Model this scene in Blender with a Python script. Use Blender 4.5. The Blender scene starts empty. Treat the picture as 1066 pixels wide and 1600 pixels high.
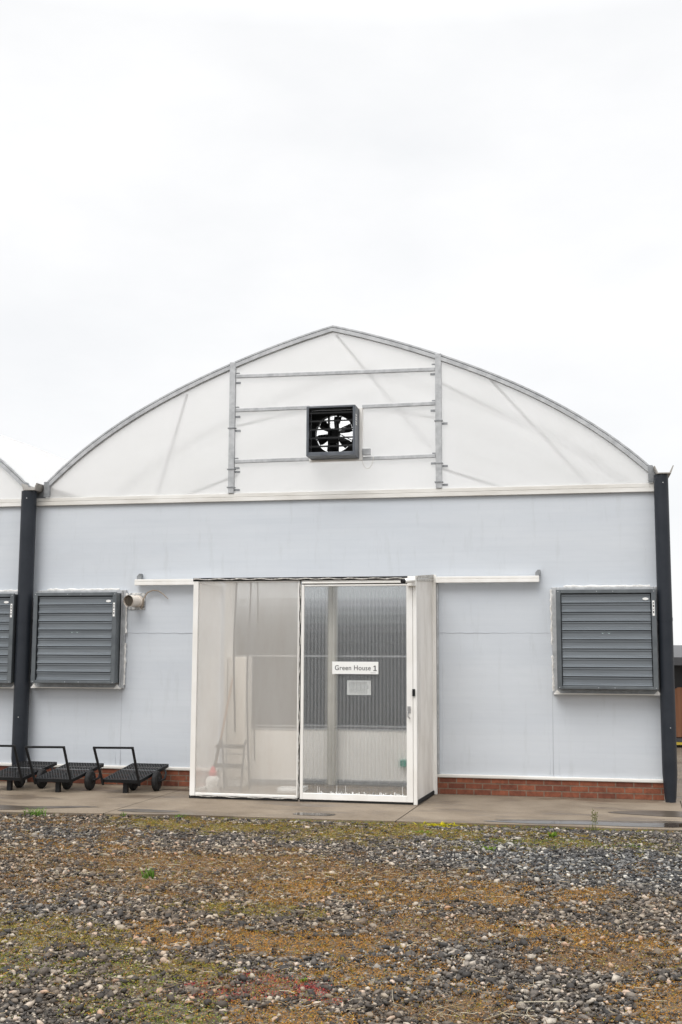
import bpy, bmesh, math, random
import numpy as np
from mathutils import Vector, Matrix
R = math.radians
random.seed(7); rng = np.random.default_rng(11)
scene = bpy.context.scene
COL = scene.collection
ORG = {}

# ------------------------------------------------------------------ materials
def _new(name):
    m = bpy.data.materials.new(name); m.use_nodes = True
    nt = m.node_tree; nt.nodes.clear()
    out = nt.nodes.new('ShaderNodeOutputMaterial')
    return m, nt, out
def N(nt, kind, **kw):
    n = nt.nodes.new(kind)
    for k, v in kw.items():
        if k in n.inputs: n.inputs[k].default_value = v
        else: setattr(n, k, v)
    return n
def objco(nt, scale=(1, 1, 1)):
    tc = N(nt, 'ShaderNodeTexCoord'); mp = N(nt, 'ShaderNodeMapping')
    mp.inputs['Scale'].default_value = scale
    nt.links.new(tc.outputs['Object'], mp.inputs['Vector'])
    return mp.outputs['Vector']
def c4(c): return (c[0], c[1], c[2], 1)
def ramp(nt, fac, stops, interp='LINEAR'):
    r = N(nt, 'ShaderNodeValToRGB'); r.color_ramp.interpolation = interp
    e = r.color_ramp.elements
    while len(e) < len(stops): e.new(.5)
    for i, (p, c) in enumerate(stops): e[i].position = p; e[i].color = c4(c)
    nt.links.new(fac, r.inputs['Fac']); return r.outputs['Color']
def noise(nt, vec, scale, detail=4, rough=.6):
    n = N(nt, 'ShaderNodeTexNoise'); n.inputs['Scale'].default_value = scale
    n.inputs['Detail'].default_value = detail; n.inputs['Roughness'].default_value = rough
    nt.links.new(vec, n.inputs['Vector']); return n.outputs['Fac']
def mixc(nt, fac, a, b, mode='MIX'):
    m = N(nt, 'ShaderNodeMix', data_type='RGBA', blend_type=mode)
    for s, v in ((m.inputs[0], fac), (m.inputs[6], a), (m.inputs[7], b)):
        if hasattr(v, 'links'): nt.links.new(v, s)
        else: s.default_value = v if isinstance(v, float) else c4(v)
    return m.outputs[2]
def math_(nt, op, a, b=0.0, c=None):
    m = N(nt, 'ShaderNodeMath', operation=op)
    for i, v in enumerate((a, b) if c is None else (a, b, c)):
        if hasattr(v, 'links'): nt.links.new(v, m.inputs[i])
        else: m.inputs[i].default_value = v
    return m.outputs[0]
def surf(name, c1, c2=None, scale=6, stretch=(1, 1, 1), rough=.5, metal=0, bump=0, bscale=None, spots=None, lo=.35, hi=.65, spec=.4):
    m, nt, out = _new(name)
    p = N(nt, 'ShaderNodeBsdfPrincipled'); nt.links.new(p.outputs[0], out.inputs[0])
    p.inputs['Roughness'].default_value = rough; p.inputs['Metallic'].default_value = metal
    p.inputs['Specular IOR Level'].default_value = spec
    v = objco(nt, stretch)
    col = c1
    if c2: col = ramp(nt, noise(nt, v, scale), [(lo, c1), (hi, c2)])
    if spots:
        sc, colr, a, b = spots
        f = ramp(nt, noise(nt, objco(nt), sc, 6, .7), [(a, (0, 0, 0)), (b, (1, 1, 1))])
        col = mixc(nt, f, col, colr)
    if hasattr(col, 'links'): nt.links.new(col, p.inputs['Base Color'])
    else: p.inputs['Base Color'].default_value = c4(col)
    if bump:
        b = N(nt, 'ShaderNodeBump'); b.inputs['Strength'].default_value = bump; b.inputs['Distance'].default_value = .01
        nt.links.new(noise(nt, v, bscale or scale * 4), b.inputs['Height']); nt.links.new(b.outputs[0], p.inputs['Normal'])
    return m
def film(name, tint, transp, transl, stripe=None, refr=0, rough=.15, dirt=None, gloss=1.35, ior=1.06):
    """thin plastic sheet: part clear, part translucent, part diffuse; stripe = (period, amount) of vertical ribs"""
    m, nt, out = _new(name)
    tr = N(nt, 'ShaderNodeBsdfTransparent'); tr.inputs[0].default_value = c4([.5 + .5 * t for t in tint])
    df = N(nt, 'ShaderNodeBsdfDiffuse'); tl = N(nt, 'ShaderNodeBsdfTranslucent')
    col = tint
    if dirt:
        f = ramp(nt, noise(nt, objco(nt, dirt[0]), dirt[1], 5, .65), [(.4, (0, 0, 0)), (.75, (1, 1, 1))])
        col = mixc(nt, f, tint, dirt[2])
        nt.links.new(col, df.inputs[0]); nt.links.new(col, tl.inputs[0])
    else:
        df.inputs[0].default_value = c4(tint); tl.inputs[0].default_value = c4(tint)
    m1 = N(nt, 'ShaderNodeMixShader'); m1.inputs[0].default_value = transl
    nt.links.new(df.outputs[0], m1.inputs[1]); nt.links.new(tl.outputs[0], m1.inputs[2])
    m2 = N(nt, 'ShaderNodeMixShader'); m2.inputs[0].default_value = transp
    if stripe:
        tc = N(nt, 'ShaderNodeTexCoord'); sx = N(nt, 'ShaderNodeSeparateXYZ')
        nt.links.new(tc.outputs['Object'], sx.inputs[0])
        s = math_(nt, 'SINE', math_(nt, 'MULTIPLY', sx.outputs[0], 2 * math.pi / stripe[0]))
        w = noise(nt, objco(nt, (9, 0, .15)), 1.0, 3)
        s = math_(nt, 'MULTIPLY', s, math_(nt, 'ADD', w, .4))
        nt.links.new(math_(nt, 'MULTIPLY_ADD', s, stripe[1], transp), m2.inputs[0])
    nt.links.new(m1.outputs[0], m2.inputs[1])
    if refr:
        rf = N(nt, 'ShaderNodeBsdfRefraction'); rf.inputs['IOR'].default_value = ior; rf.inputs['Roughness'].default_value = rough
        rf.inputs[0].default_value = c4([.5 + .5 * t for t in tint])
        m3 = N(nt, 'ShaderNodeMixShader'); m3.inputs[0].default_value = refr
        nt.links.new(tr.outputs[0], m3.inputs[1]); nt.links.new(rf.outputs[0], m3.inputs[2])
        nt.links.new(m3.outputs[0], m2.inputs[2])
    else:
        nt.links.new(tr.outputs[0], m2.inputs[2])
    gl = N(nt, 'ShaderNodeBsdfGlossy'); gl.inputs['Roughness'].default_value = .18
    fr = N(nt, 'ShaderNodeFresnel'); fr.inputs[0].default_value = gloss
    m4 = N(nt, 'ShaderNodeMixShader')
    if gloss > 1.1: nt.links.new(fr.outputs[0], m4.inputs[0])
    else: m4.inputs[0].default_value = gloss - 1
    nt.links.new(m2.outputs[0], m4.inputs[1]); nt.links.new(gl.outputs[0], m4.inputs[2])
    nt.links.new(m4.outputs[0], out.inputs[0])
    return m

def wall_material():
    m, nt, out = _new('grey_sheet')
    p = N(nt, 'ShaderNodeBsdfPrincipled'); nt.links.new(p.outputs[0], out.inputs[0])
    p.inputs['Roughness'].default_value = .42; p.inputs['Specular IOR Level'].default_value = .35
    c = ramp(nt, noise(nt, objco(nt, (.25, 1, 1.2)), 1.3, 5), [(.3, (.53, .565, .61)), (.7, (.585, .615, .65))])
    # faint horizontal roll marks and dirty smears
    b = ramp(nt, noise(nt, objco(nt, (.12, 1, 9)), 2.2, 4), [(.45, (1, 1, 1)), (.8, (.95, .955, .96))])
    c = mixc(nt, 1.0, c, b, 'MULTIPLY')
    d = ramp(nt, noise(nt, objco(nt, (2.2, 1, .35)), 3.0, 6, .7), [(.55, (1, 1, 1)), (.85, (.86, .86, .845))])
    c = mixc(nt, 1.0, c, d, 'MULTIPLY')
    sp = ramp(nt, noise(nt, objco(nt), 38, 2), [(.76, (1, 1, 1)), (.82, (.72, .72, .7))])
    c = mixc(nt, 1.0, c, sp, 'MULTIPLY')
    nt.links.new(c, p.inputs['Base Color'])
    h1 = noise(nt, objco(nt, (.5, 1, 1)), 2.0, 3); h2 = noise(nt, objco(nt, (1, 1, 8)), 3, 2)
    wv = noise(nt, objco(nt, (60, 1, 60)), 1.5, 2)
    h = math_(nt, 'MULTIPLY_ADD', h2, .015, h1); h = math_(nt, 'MULTIPLY_ADD', wv, .015, h)
    bp = N(nt, 'ShaderNodeBump'); bp.inputs['Strength'].default_value = .3; bp.inputs['Distance'].default_value = .025
    nt.links.new(h, bp.inputs['Height']); nt.links.new(bp.outputs[0], p.inputs['Normal'])
    return m

def brick_material():
    m, nt, out = _new('red_brick')
    p = N(nt, 'ShaderNodeBsdfPrincipled'); nt.links.new(p.outputs[0], out.inputs[0])
    p.inputs['Roughness'].default_value = .85
    tc = N(nt, 'ShaderNodeTexCoord'); mp = N(nt, 'ShaderNodeMapping'); mp.inputs['Rotation'].default_value = (R(90), 0, 0)
    nt.links.new(tc.outputs['Object'], mp.inputs['Vector'])
    # bring xz into xy
    sx = N(nt, 'ShaderNodeSeparateXYZ'); cx = N(nt, 'ShaderNodeCombineXYZ')
    nt.links.new(tc.outputs['Object'], sx.inputs[0]); nt.links.new(sx.outputs[0], cx.inputs[0]); nt.links.new(sx.outputs[2], cx.inputs[1])
    b = N(nt, 'ShaderNodeTexBrick'); nt.links.new(cx.outputs[0], b.inputs['Vector'])
    for k, v in (('Scale', 1.0), ('Mortar Size', .008), ('Brick Width', .245), ('Row Height', .082), ('Mortar Smooth', .1), ('Bias', -.1)):
        b.inputs[k].default_value = v
    b.inputs['Color1'].default_value = (.24, .078, .040, 1); b.inputs['Color2'].default_value = (.13, .040, .024, 1)
    b.inputs['Mortar'].default_value = (.185, .135, .10, 1)
    n = ramp(nt, noise(nt, objco(nt), 14, 6, .7), [(.3, (.6, .58, .56)), (.72, (1.25, 1.2, 1.15))])
    nt.links.new(mixc(nt, 1.0, b.outputs['Color'], n, 'MULTIPLY'), p.inputs['Base Color'])
    bp = N(nt, 'ShaderNodeBump'); bp.inputs['Strength'].default_value = .7; bp.inputs['Distance'].default_value = .012; bp.invert = True
    nt.links.new(math_(nt, 'MULTIPLY_ADD', noise(nt, objco(nt), 60, 3), -.35, b.outputs['Fac']), bp.inputs['Height'])
    nt.links.new(bp.outputs[0], p.inputs['Normal'])
    return m

def concrete_material():
    m, nt, out = _new('damp_concrete')
    p = N(nt, 'ShaderNodeBsdfPrincipled'); nt.links.new(p.outputs[0], out.inputs[0])
    v = objco(nt)
    c = ramp(nt, noise(nt, v, 1.4, 8, .65), [(.3, (.155, .118, .08)), (.55, (.225, .178, .128)), (.75, (.28, .228, .168))])
    g = ramp(nt, noise(nt, v, 55, 3), [(.25, (.7, .7, .7)), (.7, (1.1, 1.1, 1.1))])
    c = mixc(nt, 1.0, c, g, 'MULTIPLY')
    wet = ramp(nt, noise(nt, objco(nt, (.55, 1.6, 1)), 1.25, 6, .6), [(.50, (0, 0, 0)), (.62, (1, 1, 1))])
    c = mixc(nt, math_(nt, 'MULTIPLY', wet, .62), c, (.085, .06, .042))
    nt.links.new(c, p.inputs['Base Color'])
    nt.links.new(math_(nt, 'MULTIPLY_ADD', wet, -.38, .75), p.inputs['Roughness'])
    bp = N(nt, 'ShaderNodeBump'); bp.inputs['Strength'].default_value = .25; bp.inputs['Distance'].default_value = .004
    nt.links.new(noise(nt, v, 90, 4), bp.inputs['Height']); nt.links.new(bp.outputs[0], p.inputs['Normal'])
    return m

def ground_material():
    m, nt, out = _new('soil')
    p = N(nt, 'ShaderNodeBsdfPrincipled'); nt.links.new(p.outputs[0], out.inputs[0])
    p.inputs['Roughness'].default_value = .95
    v = objco(nt)
    c = ramp(nt, noise(nt, v, 1.1, 7, .7), [(.3, (.05, .037, .026)), (.5, (.105, .075, .048)), (.7, (.17, .12, .07))])
    f = ramp(nt, noise(nt, v, 70, 4), [(.3, (.55, .55, .55)), (.7, (1.35, 1.3, 1.2))])
    c = mixc(nt, 1.0, c, f, 'MULTIPLY')
    vo = N(nt, 'ShaderNodeTexVoronoi'); vo.inputs['Scale'].default_value = 34; nt.links.new(v, vo.inputs['Vector'])
    hs = N(nt, 'ShaderNodeSeparateColor'); nt.links.new(vo.outputs['Color'], hs.inputs[0])
    st = ramp(nt, hs.outputs[0], [(0, (.03, .028, .026)), (.5, (.09, .082, .072)), (.8, (.2, .18, .15)), (1, (.38, .35, .3))])
    fm = ramp(nt, noise(nt, v, .9, 5), [(.4, (.25, .25, .25)), (.6, (.85, .85, .85))])
    c = mixc(nt, fm, c, st)
    nt.links.new(c, p.inputs['Base Color'])
    bp = N(nt, 'ShaderNodeBump'); bp.inputs['Strength'].default_value = .9; bp.inputs['Distance'].default_value = .02
    nt.links.new(noise(nt, v, 60, 5), bp.inputs['Height']); nt.links.new(bp.outputs[0], p.inputs['Normal'])
    return m

def stone_material():
    m, nt, out = _new('gravel_stone')
    p = N(nt, 'ShaderNodeBsdfPrincipled'); nt.links.new(p.outputs[0], out.inputs[0])
    p.inputs['Roughness'].default_value = .62; p.inputs['Specular IOR Level'].default_value = .45
    ge = N(nt, 'ShaderNodeNewGeometry'); at = N(nt, 'ShaderNodeAttribute', attribute_name='brown')
    rnd = ge.outputs['Random Per Island']
    grey = ramp(nt, rnd, [(0, (.012, .012, .0125)), (.42, (.036, .036, .037)), (.68, (.09, .089, .090)), (.86, (.19, .186, .178)), (.95, (.36, .345, .315)), (1, (.60, .57, .51))])
    brn = ramp(nt, rnd, [(0, (.018, .0135, .010)), (.42, (.055, .040, .027)), (.68, (.135, .098, .066)), (.86, (.25, .19, .13)), (.95, (.43, .36, .28)), (1, (.36, .18, .09))])
    c = mixc(nt, at.outputs['Fac'], grey, brn)
    n = ramp(nt, noise(nt, objco(nt), 45, 5, .7), [(.3, (.65, .65, .65)), (.7, (1.25, 1.25, 1.22))])
    nt.links.new(mixc(nt, 1.0, c, n, 'MULTIPLY'), p.inputs['Base Color'])
    bp = N(nt, 'ShaderNodeBump'); bp.inputs['Strength'].default_value = .5; bp.inputs['Distance'].default_value = .004
    nt.links.new(noise(nt, objco(nt), 140, 4), bp.inputs['Height']); nt.links.new(bp.outputs[0], p.inputs['Normal'])
    return m
def attr_material(name, attr, transl=.25):
    m, nt, out = _new(name)
    at = N(nt, 'ShaderNodeAttribute', attribute_name=attr)
    d = N(nt, 'ShaderNodeBsdfDiffuse'); t = N(nt, 'ShaderNodeBsdfTranslucent'); mx = N(nt, 'ShaderNodeMixShader')
    mx.inputs[0].default_value = transl
    nt.links.new(at.outputs['Color'], d.inputs[0]); nt.links.new(at.outputs['Color'], t.inputs[0])
    nt.links.new(d.outputs[0], mx.inputs[1]); nt.links.new(t.outputs[0], mx.inputs[2]); nt.links.new(mx.outputs[0], out.inputs[0])
    return m
def grass_material(name, a, b):
    m, nt, out = _new(name)
    ge = N(nt, 'ShaderNodeNewGeometry')
    c = ramp(nt, ge.outputs['Random Per Island'], [(0, a), (1, b)])
    d = N(nt, 'ShaderNodeBsdfDiffuse'); t = N(nt, 'ShaderNodeBsdfTranslucent'); mx = N(nt, 'ShaderNodeMixShader'); mx.inputs[0].default_value = .35
    nt.links.new(c, d.inputs[0]); nt.links.new(c, t.inputs[0])
    nt.links.new(d.outputs[0], mx.inputs[1]); nt.links.new(t.outputs[0], mx.inputs[2]); nt.links.new(mx.outputs[0], out.inputs[0])
    return m

M = dict(
    wall=wall_material(), brick=brick_material(), concrete=concrete_material(), soil=ground_material(), stone=stone_material(),
    gable=film('gable_film', (.80, .795, .785), .30, .60, refr=.88, rough=.40, ior=1.22, gloss=1.03, dirt=((.4, 1, .6), 1.5, (.74, .735, .715))),
    roof=film('roof_film', (.97, .97, .965), .62, .8, gloss=1.02),
    clear_roof=film('clear_roof', (.95, .95, .94), .90, .7, gloss=1.1),
    door_pane=film('ribbed_pane', (.74, .76, .77), .85, .3, stripe=(.05, .06), refr=.8, rough=.22, ior=1.12),
    haze_pane=film('cloudy_pane', (.88, .845, .80), .56, .30, refr=.0, rough=.05, dirt=((1.2, 1, .25), 2.5, (.78, .73, .66))),
    side_pane=film('side_pane', (.86, .83, .79), .10, .30, gloss=1.04, dirt=((3, 1, .4), 2.0, (.60, .56, .51))),
    galv=surf('galvanised', (.36, .37, .38), (.50, .51, .52), scale=9, rough=.5, metal=.35, bump=.1),
    ladder=surf('ladder_grey', (.08, .08, .085), (.12, .12, .12), scale=9, rough=.6),
    gutter=surf('gutter_metal', (.30, .28, .26), (.42, .40, .37), scale=8, rough=.5, metal=.3),
    brace=surf('brace_galvanised', (.50, .51, .52), (.6, .61, .62), scale=9, rough=.6),
    galv_dark=surf('galvanised_dull', (.20, .21, .22), (.31, .32, .33), scale=12, rough=.5, metal=.4),
    white=surf('white_aluminium', (.74, .72, .68), (.82, .81, .785), scale=3, stretch=(1, 1, .5), rough=.4, spots=(9, (.50, .44, .36), .70, .82)),
    clean=surf('white_plastic', (.82, .82, .80), rough=.4),
    trim=surf('trim_white', (.60, .58, .54), (.76, .75, .72), scale=2, stretch=(.5, 1, 3), rough=.5, spots=(14, (.30, .26, .2), .72, .8)),
    pipe=surf('charcoal_pipe', (.016, .020, .027), (.024, .028, .036), scale=3, rough=.42, spec=.3, spots=(60, (.10, .10, .10), .76, .8)),
    black=surf('black_steel', (.007, .0075, .0085), (.013, .0135, .015), scale=20, rough=.5, spec=.25, bump=.1),
    rubber=surf('rubber', (.010, .010, .011), (.02, .02, .02), scale=30, rough=.8),
    vent=surf('vent_paint', (.15, .168, .185), (.195, .216, .235), scale=2, stretch=(.4, 1, 6), rough=.36, metal=.3, spots=(30, (.22, .23, .23), .72, .8)),
    vent_frame=surf('vent_frame_paint', (.10, .112, .122), (.14, .155, .165), scale=4, rough=.4, metal=.3),
    dark=surf('dark_void', (.012, .013, .015), rough=.7),
    foam=surf('flashing_white', (.60, .59, .56), (.80, .79, .77), scale=15, rough=.6, bump=.8, bscale=25),
    fan_box=surf('fan_housing', (.085, .095, .112), (.125, .137, .155), scale=5, rough=.4, metal=.2),
    logo=surf('logo_mint', (.50, .64, .62), rough=.4),
    ink=surf('ink', (.03, .03, .035), rough=.6),
    paper=surf('paper', (.78, .78, .76), rough=.7),
    cream=surf('cream_panel', (.78, .755, .71), (.83, .81, .77), scale=2, rough=.5),
    cabinet=surf('cabinet_white', (.68, .65, .60), (.73, .70, .65), scale=2, rough=.4),
    dim_interior=surf('dim_interior_tone', (.020, .022, .024), (.045, .048, .05), scale=2, stretch=(4, 1, .3), rough=.9),  # interior darkness put into the colour of an added sheet
    pink=surf('pink_plastic', (.72, .09, .10), rough=.4),
    green=surf('green_plastic', (.05, .26, .19), rough=.4),
    wood=surf('broom_wood', (.30, .17, .10), (.38, .23, .14), scale=8, stretch=(4, 4, .4), rough=.6),
    steel=surf('bright_steel', (.5, .5, .5), rough=.3, metal=.9),
    brown=surf('brown_board', (.20, .085, .042), (.29, .13, .065), scale=3, stretch=(8, 8, .4), rough=.6),
    shed_dark=surf('shed_dark', (.022, .022, .024), (.035, .034, .034), scale=4, rough=.6),
    fascia=surf('shed_fascia', (.07, .07, .075), rough=.5),
    yellow=surf('yellow_paint', (.62, .46, .06), rough=.6),
    tape=surf('foil_tape', (.30, .285, .26), (.60, .58, .54), scale=18, rough=.5, bump=.5),
    tan_pipe=surf('pvc_cream', (.68, .60, .52), (.76, .70, .63), scale=5, rough=.45, spots=(7, (.42, .26, .16), .58, .72)),
    cord=surf('cord_beige', (.34, .28, .22), rough=.6),
    floor_in=surf('inner_floor', (.24, .22, .19), (.32, .29, .25), scale=3, rough=.7),
    grass=grass_material('grass_blade', (.07, .15, .025), (.16, .27, .05)),
    yellow_weed=grass_material('yellow_weed', (.30, .30, .02), (.62, .52, .03)),
    leaf=grass_material('weed_leaf', (.10, .19, .03), (.26, .36, .06)),
    seed=grass_material('seed_stalk', (.14, .16, .05), (.24, .24, .10)),
    moss=attr_material('moss_mat', 'tone'), straw=attr_material('straw_mat', 'tone', .1),
)
def puddle_material():
    m, nt, out = _new('puddle_water')
    p = N(nt, 'ShaderNodeBsdfPrincipled'); nt.links.new(p.outputs[0], out.inputs[0])
    p.inputs['Base Color'].default_value = (.045, .034, .026, 1); p.inputs['Roughness'].default_value = .03; p.inputs['Specular IOR Level'].default_value = .5
    p.inputs['IOR'].default_value = 1.33
    return m
M['puddle'] = puddle_material()

# ------------------------------------------------------------------ mesh builder
class MB:
    def __init__(s): s.v = []; s.f = []
    def add(s, vs, fs):
        o = len(s.v); s.v += [tuple(v) for v in vs]; s.f += [tuple(i + o for i in f) for f in fs]; return s
    def box(s, x0, x1, y0, y1, z0, z1):
        return s.add([(x0, y0, z0), (x1, y0, z0), (x1, y1, z0), (x0, y1, z0), (x0, y0, z1), (x1, y0, z1), (x1, y1, z1), (x0, y1, z1)],
                     [(0, 3, 2, 1), (4, 5, 6, 7), (0, 1, 5, 4), (1, 2, 6, 5), (2, 3, 7, 6), (3, 0, 4, 7)])
    def sheet(s, a, b, c, d): return s.add([a, b, c, d], [(0, 1, 2, 3)])
    def hexa(s, P):  # 8 points, bottom loop then top loop
        return s.add(P, [(0, 3, 2, 1), (4, 5, 6, 7), (0, 1, 5, 4), (1, 2, 6, 5), (2, 3, 7, 6), (3, 0, 4, 7)])
    def tube(s, pts, r, n=8, cap=True, flat=None):
        pts = [Vector(p) for p in pts]; rs = r if isinstance(r, (list, tuple)) else [r] * len(pts)
        vs = []; fs = []; prev = None
        for i, p in enumerate(pts):
            a = pts[max(0, i - 1)]; b = pts[min(len(pts) - 1, i + 1)]
            d = (b - a).normalized()
            if prev is None: up = Vector((0, 0, 1)) if abs(d.z) < .9 else Vector((0, 1, 0))
            else: up = prev
            x = d.cross(up).normalized(); u = x.cross(d).normalized(); prev = u
            for k in range(n):
                t = 2 * math.pi * (k + .5) / n
                vs.append(p + (x * math.cos(t) + u * math.sin(t) * (flat or 1)) * rs[i])
        for i in range(len(pts) - 1):
            for k in range(n):
                k2 = (k + 1) % n
                fs.append((i * n + k, i * n + k2, (i + 1) * n + k2, (i + 1) * n + k))
        if cap:
            fs.append(tuple(range(n - 1, -1, -1))); fs.append(tuple((len(pts) - 1) * n + k for k in range(n)))
        return s.add(vs, fs)
    def bar(s, a, b, w, h, up=(0, 0, 1)):  # rectangular bar
        a = Vector(a); b = Vector(b); d = (b - a).normalized(); up = Vector(up)
        x = d.cross(up).normalized() * w / 2; u = x.cross(d).normalized() * h / 2
        P = [a - x - u, a + x - u, b + x - u, b - x - u, a - x + u, a + x + u, b + x + u, b - x + u]
        return s.hexa(P)
    def lathe(s, c, prof, n=20, axis='z'):
        vs = []; fs = []
        for (r, h) in prof:
            for k in range(n):
                t = 2 * math.pi * k / n; a, b = r * math.cos(t), r * math.sin(t)
                q = {'z': (a, b, h), 'y': (a, h, b), 'x': (h, a, b)}[axis]
                vs.append((c[0] + q[0], c[1] + q[1], c[2] + q[2]))
        for i in range(len(prof) - 1):
            for k in range(n):
                k2 = (k + 1) % n; fs.append((i * n + k, i * n + k2, (i + 1) * n + k2, (i + 1) * n + k))
        fs.append(tuple(range(n))); fs.append(tuple((len(prof) - 1) * n + k for k in range(n)))
        return s.add(vs, fs)
    def prism(s, poly, y0, y1):  # polygon in xz, extruded along y
        n = len(poly); vs = [(x, y0, z) for x, z in poly] + [(x, y1, z) for x, z in poly]
        return s.add(vs, [tuple(range(n)), tuple(range(2 * n - 1, n - 1, -1))] + [(i, (i + 1) % n, (i + 1) % n + n, i + n)[::-1] for i in range(n)])
    def build(s, name, mat, parent=None, smooth=False, bevel=0, fix=True, origin=None):
        org = ORG.get(parent.name, Vector()) if parent else (Vector(origin) if origin else Vector())
        me = bpy.data.meshes.new(name); me.from_pydata([tuple(Vector(v) - org) for v in s.v], [], s.f)
        if fix:
            bm = bmesh.new(); bm.from_mesh(me); bmesh.ops.recalc_face_normals(bm, faces=bm.faces); bm.to_mesh(me); bm.free()
        if smooth: me.polygons.foreach_set('use_smooth', [True] * len(me.polygons))
        me.materials.append(mat); me.update()
        o = bpy.data.objects.new(name, me); COL.objects.link(o)
        if parent: o.parent = parent
        elif origin: o.location = origin
        ORG[o.name] = org
        if smooth:
            try: me.set_sharp_from_angle(angle=R(40))
            except Exception: pass
        if bevel:
            b = o.modifiers.new('bevel', 'BEVEL'); b.width = bevel; b.segments = 2; b.limit_method = 'ANGLE'; b.angle_limit = R(50)
        return o
def tag(o, label=None, cat=None, group=None, kind=None):
    if label: o['label'] = label
    if cat: o['category'] = cat
    if group: o['group'] = group
    if kind: o['kind'] = kind
    return o
def empty(name, loc, label, cat, group=None):
    o = bpy.data.objects.new(name, None); COL.objects.link(o); o.location = loc; o.empty_display_size = .1
    ORG[o.name] = Vector(loc); return tag(o, label, cat, group)
def copy_tree(o, parent=None):
    c = o.copy(); COL.objects.link(c)
    if parent: c.parent = parent
    for ch in [k for k in bpy.data.objects if k.parent == o and k != c]: copy_tree(ch, c)
    return c
def vnoise(x, y, seed=0):
    xi = np.floor(x).astype(np.int64); yi = np.floor(y).astype(np.int64); xf = x - xi; yf = y - yi
    def h(a, b):
        n = (a * 374761393 + b * 668265263 + seed * 1442695041) & 0x7fffffff
        n = (n ^ (n >> 13)) * 1274126177 & 0x7fffffff
        return ((n ^ (n >> 16)) & 0xffff) / 65535.
    u = xf * xf * (3 - 2 * xf); v = yf * yf * (3 - 2 * yf)
    return (h(xi, yi) * (1 - u) + h(xi + 1, yi) * u) * (1 - v) + (h(xi, yi + 1) * (1 - u) + h(xi + 1, yi + 1) * u) * v
def fbm(x, y, seed=0, o=4):
    t = 0; a = .5; s = 0
    for i in range(o): t = t + a * vnoise(x * 2 ** i, y * 2 ** i, seed + i); s += a; a *= .55
    return t / s

# ------------------------------------------------------------------ greenhouse shell
CX = -3.55; HALF = 4.66; Z_WALL0 = .28; Z_WALL1 = 4.285; Z_FILM = 4.405; DEPTH = 26.0
PROF = [(0, 6.945), (.57, 6.785), (1.11, 6.61), (1.6, 6.435), (2.05, 6.25), (2.55, 6.03), (3.0, 5.80), (3.53, 5.49), (3.98, 5.185), (4.33, 4.91), (4.66, 4.60)]
_pd = np.array([a for a, b in PROF]); _pz = np.array([b for a, b in PROF])
def arch_z(d):
    d = abs(d)
    # smooth interpolation: quadratic least squares blended with the table
    return float(np.interp(d, _pd, _pz))
_fit = np.polyfit(_pd, _pz, 4)
def arch_s(d):
    return float(np.polyval(_fit, min(abs(d), HALF)))

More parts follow.
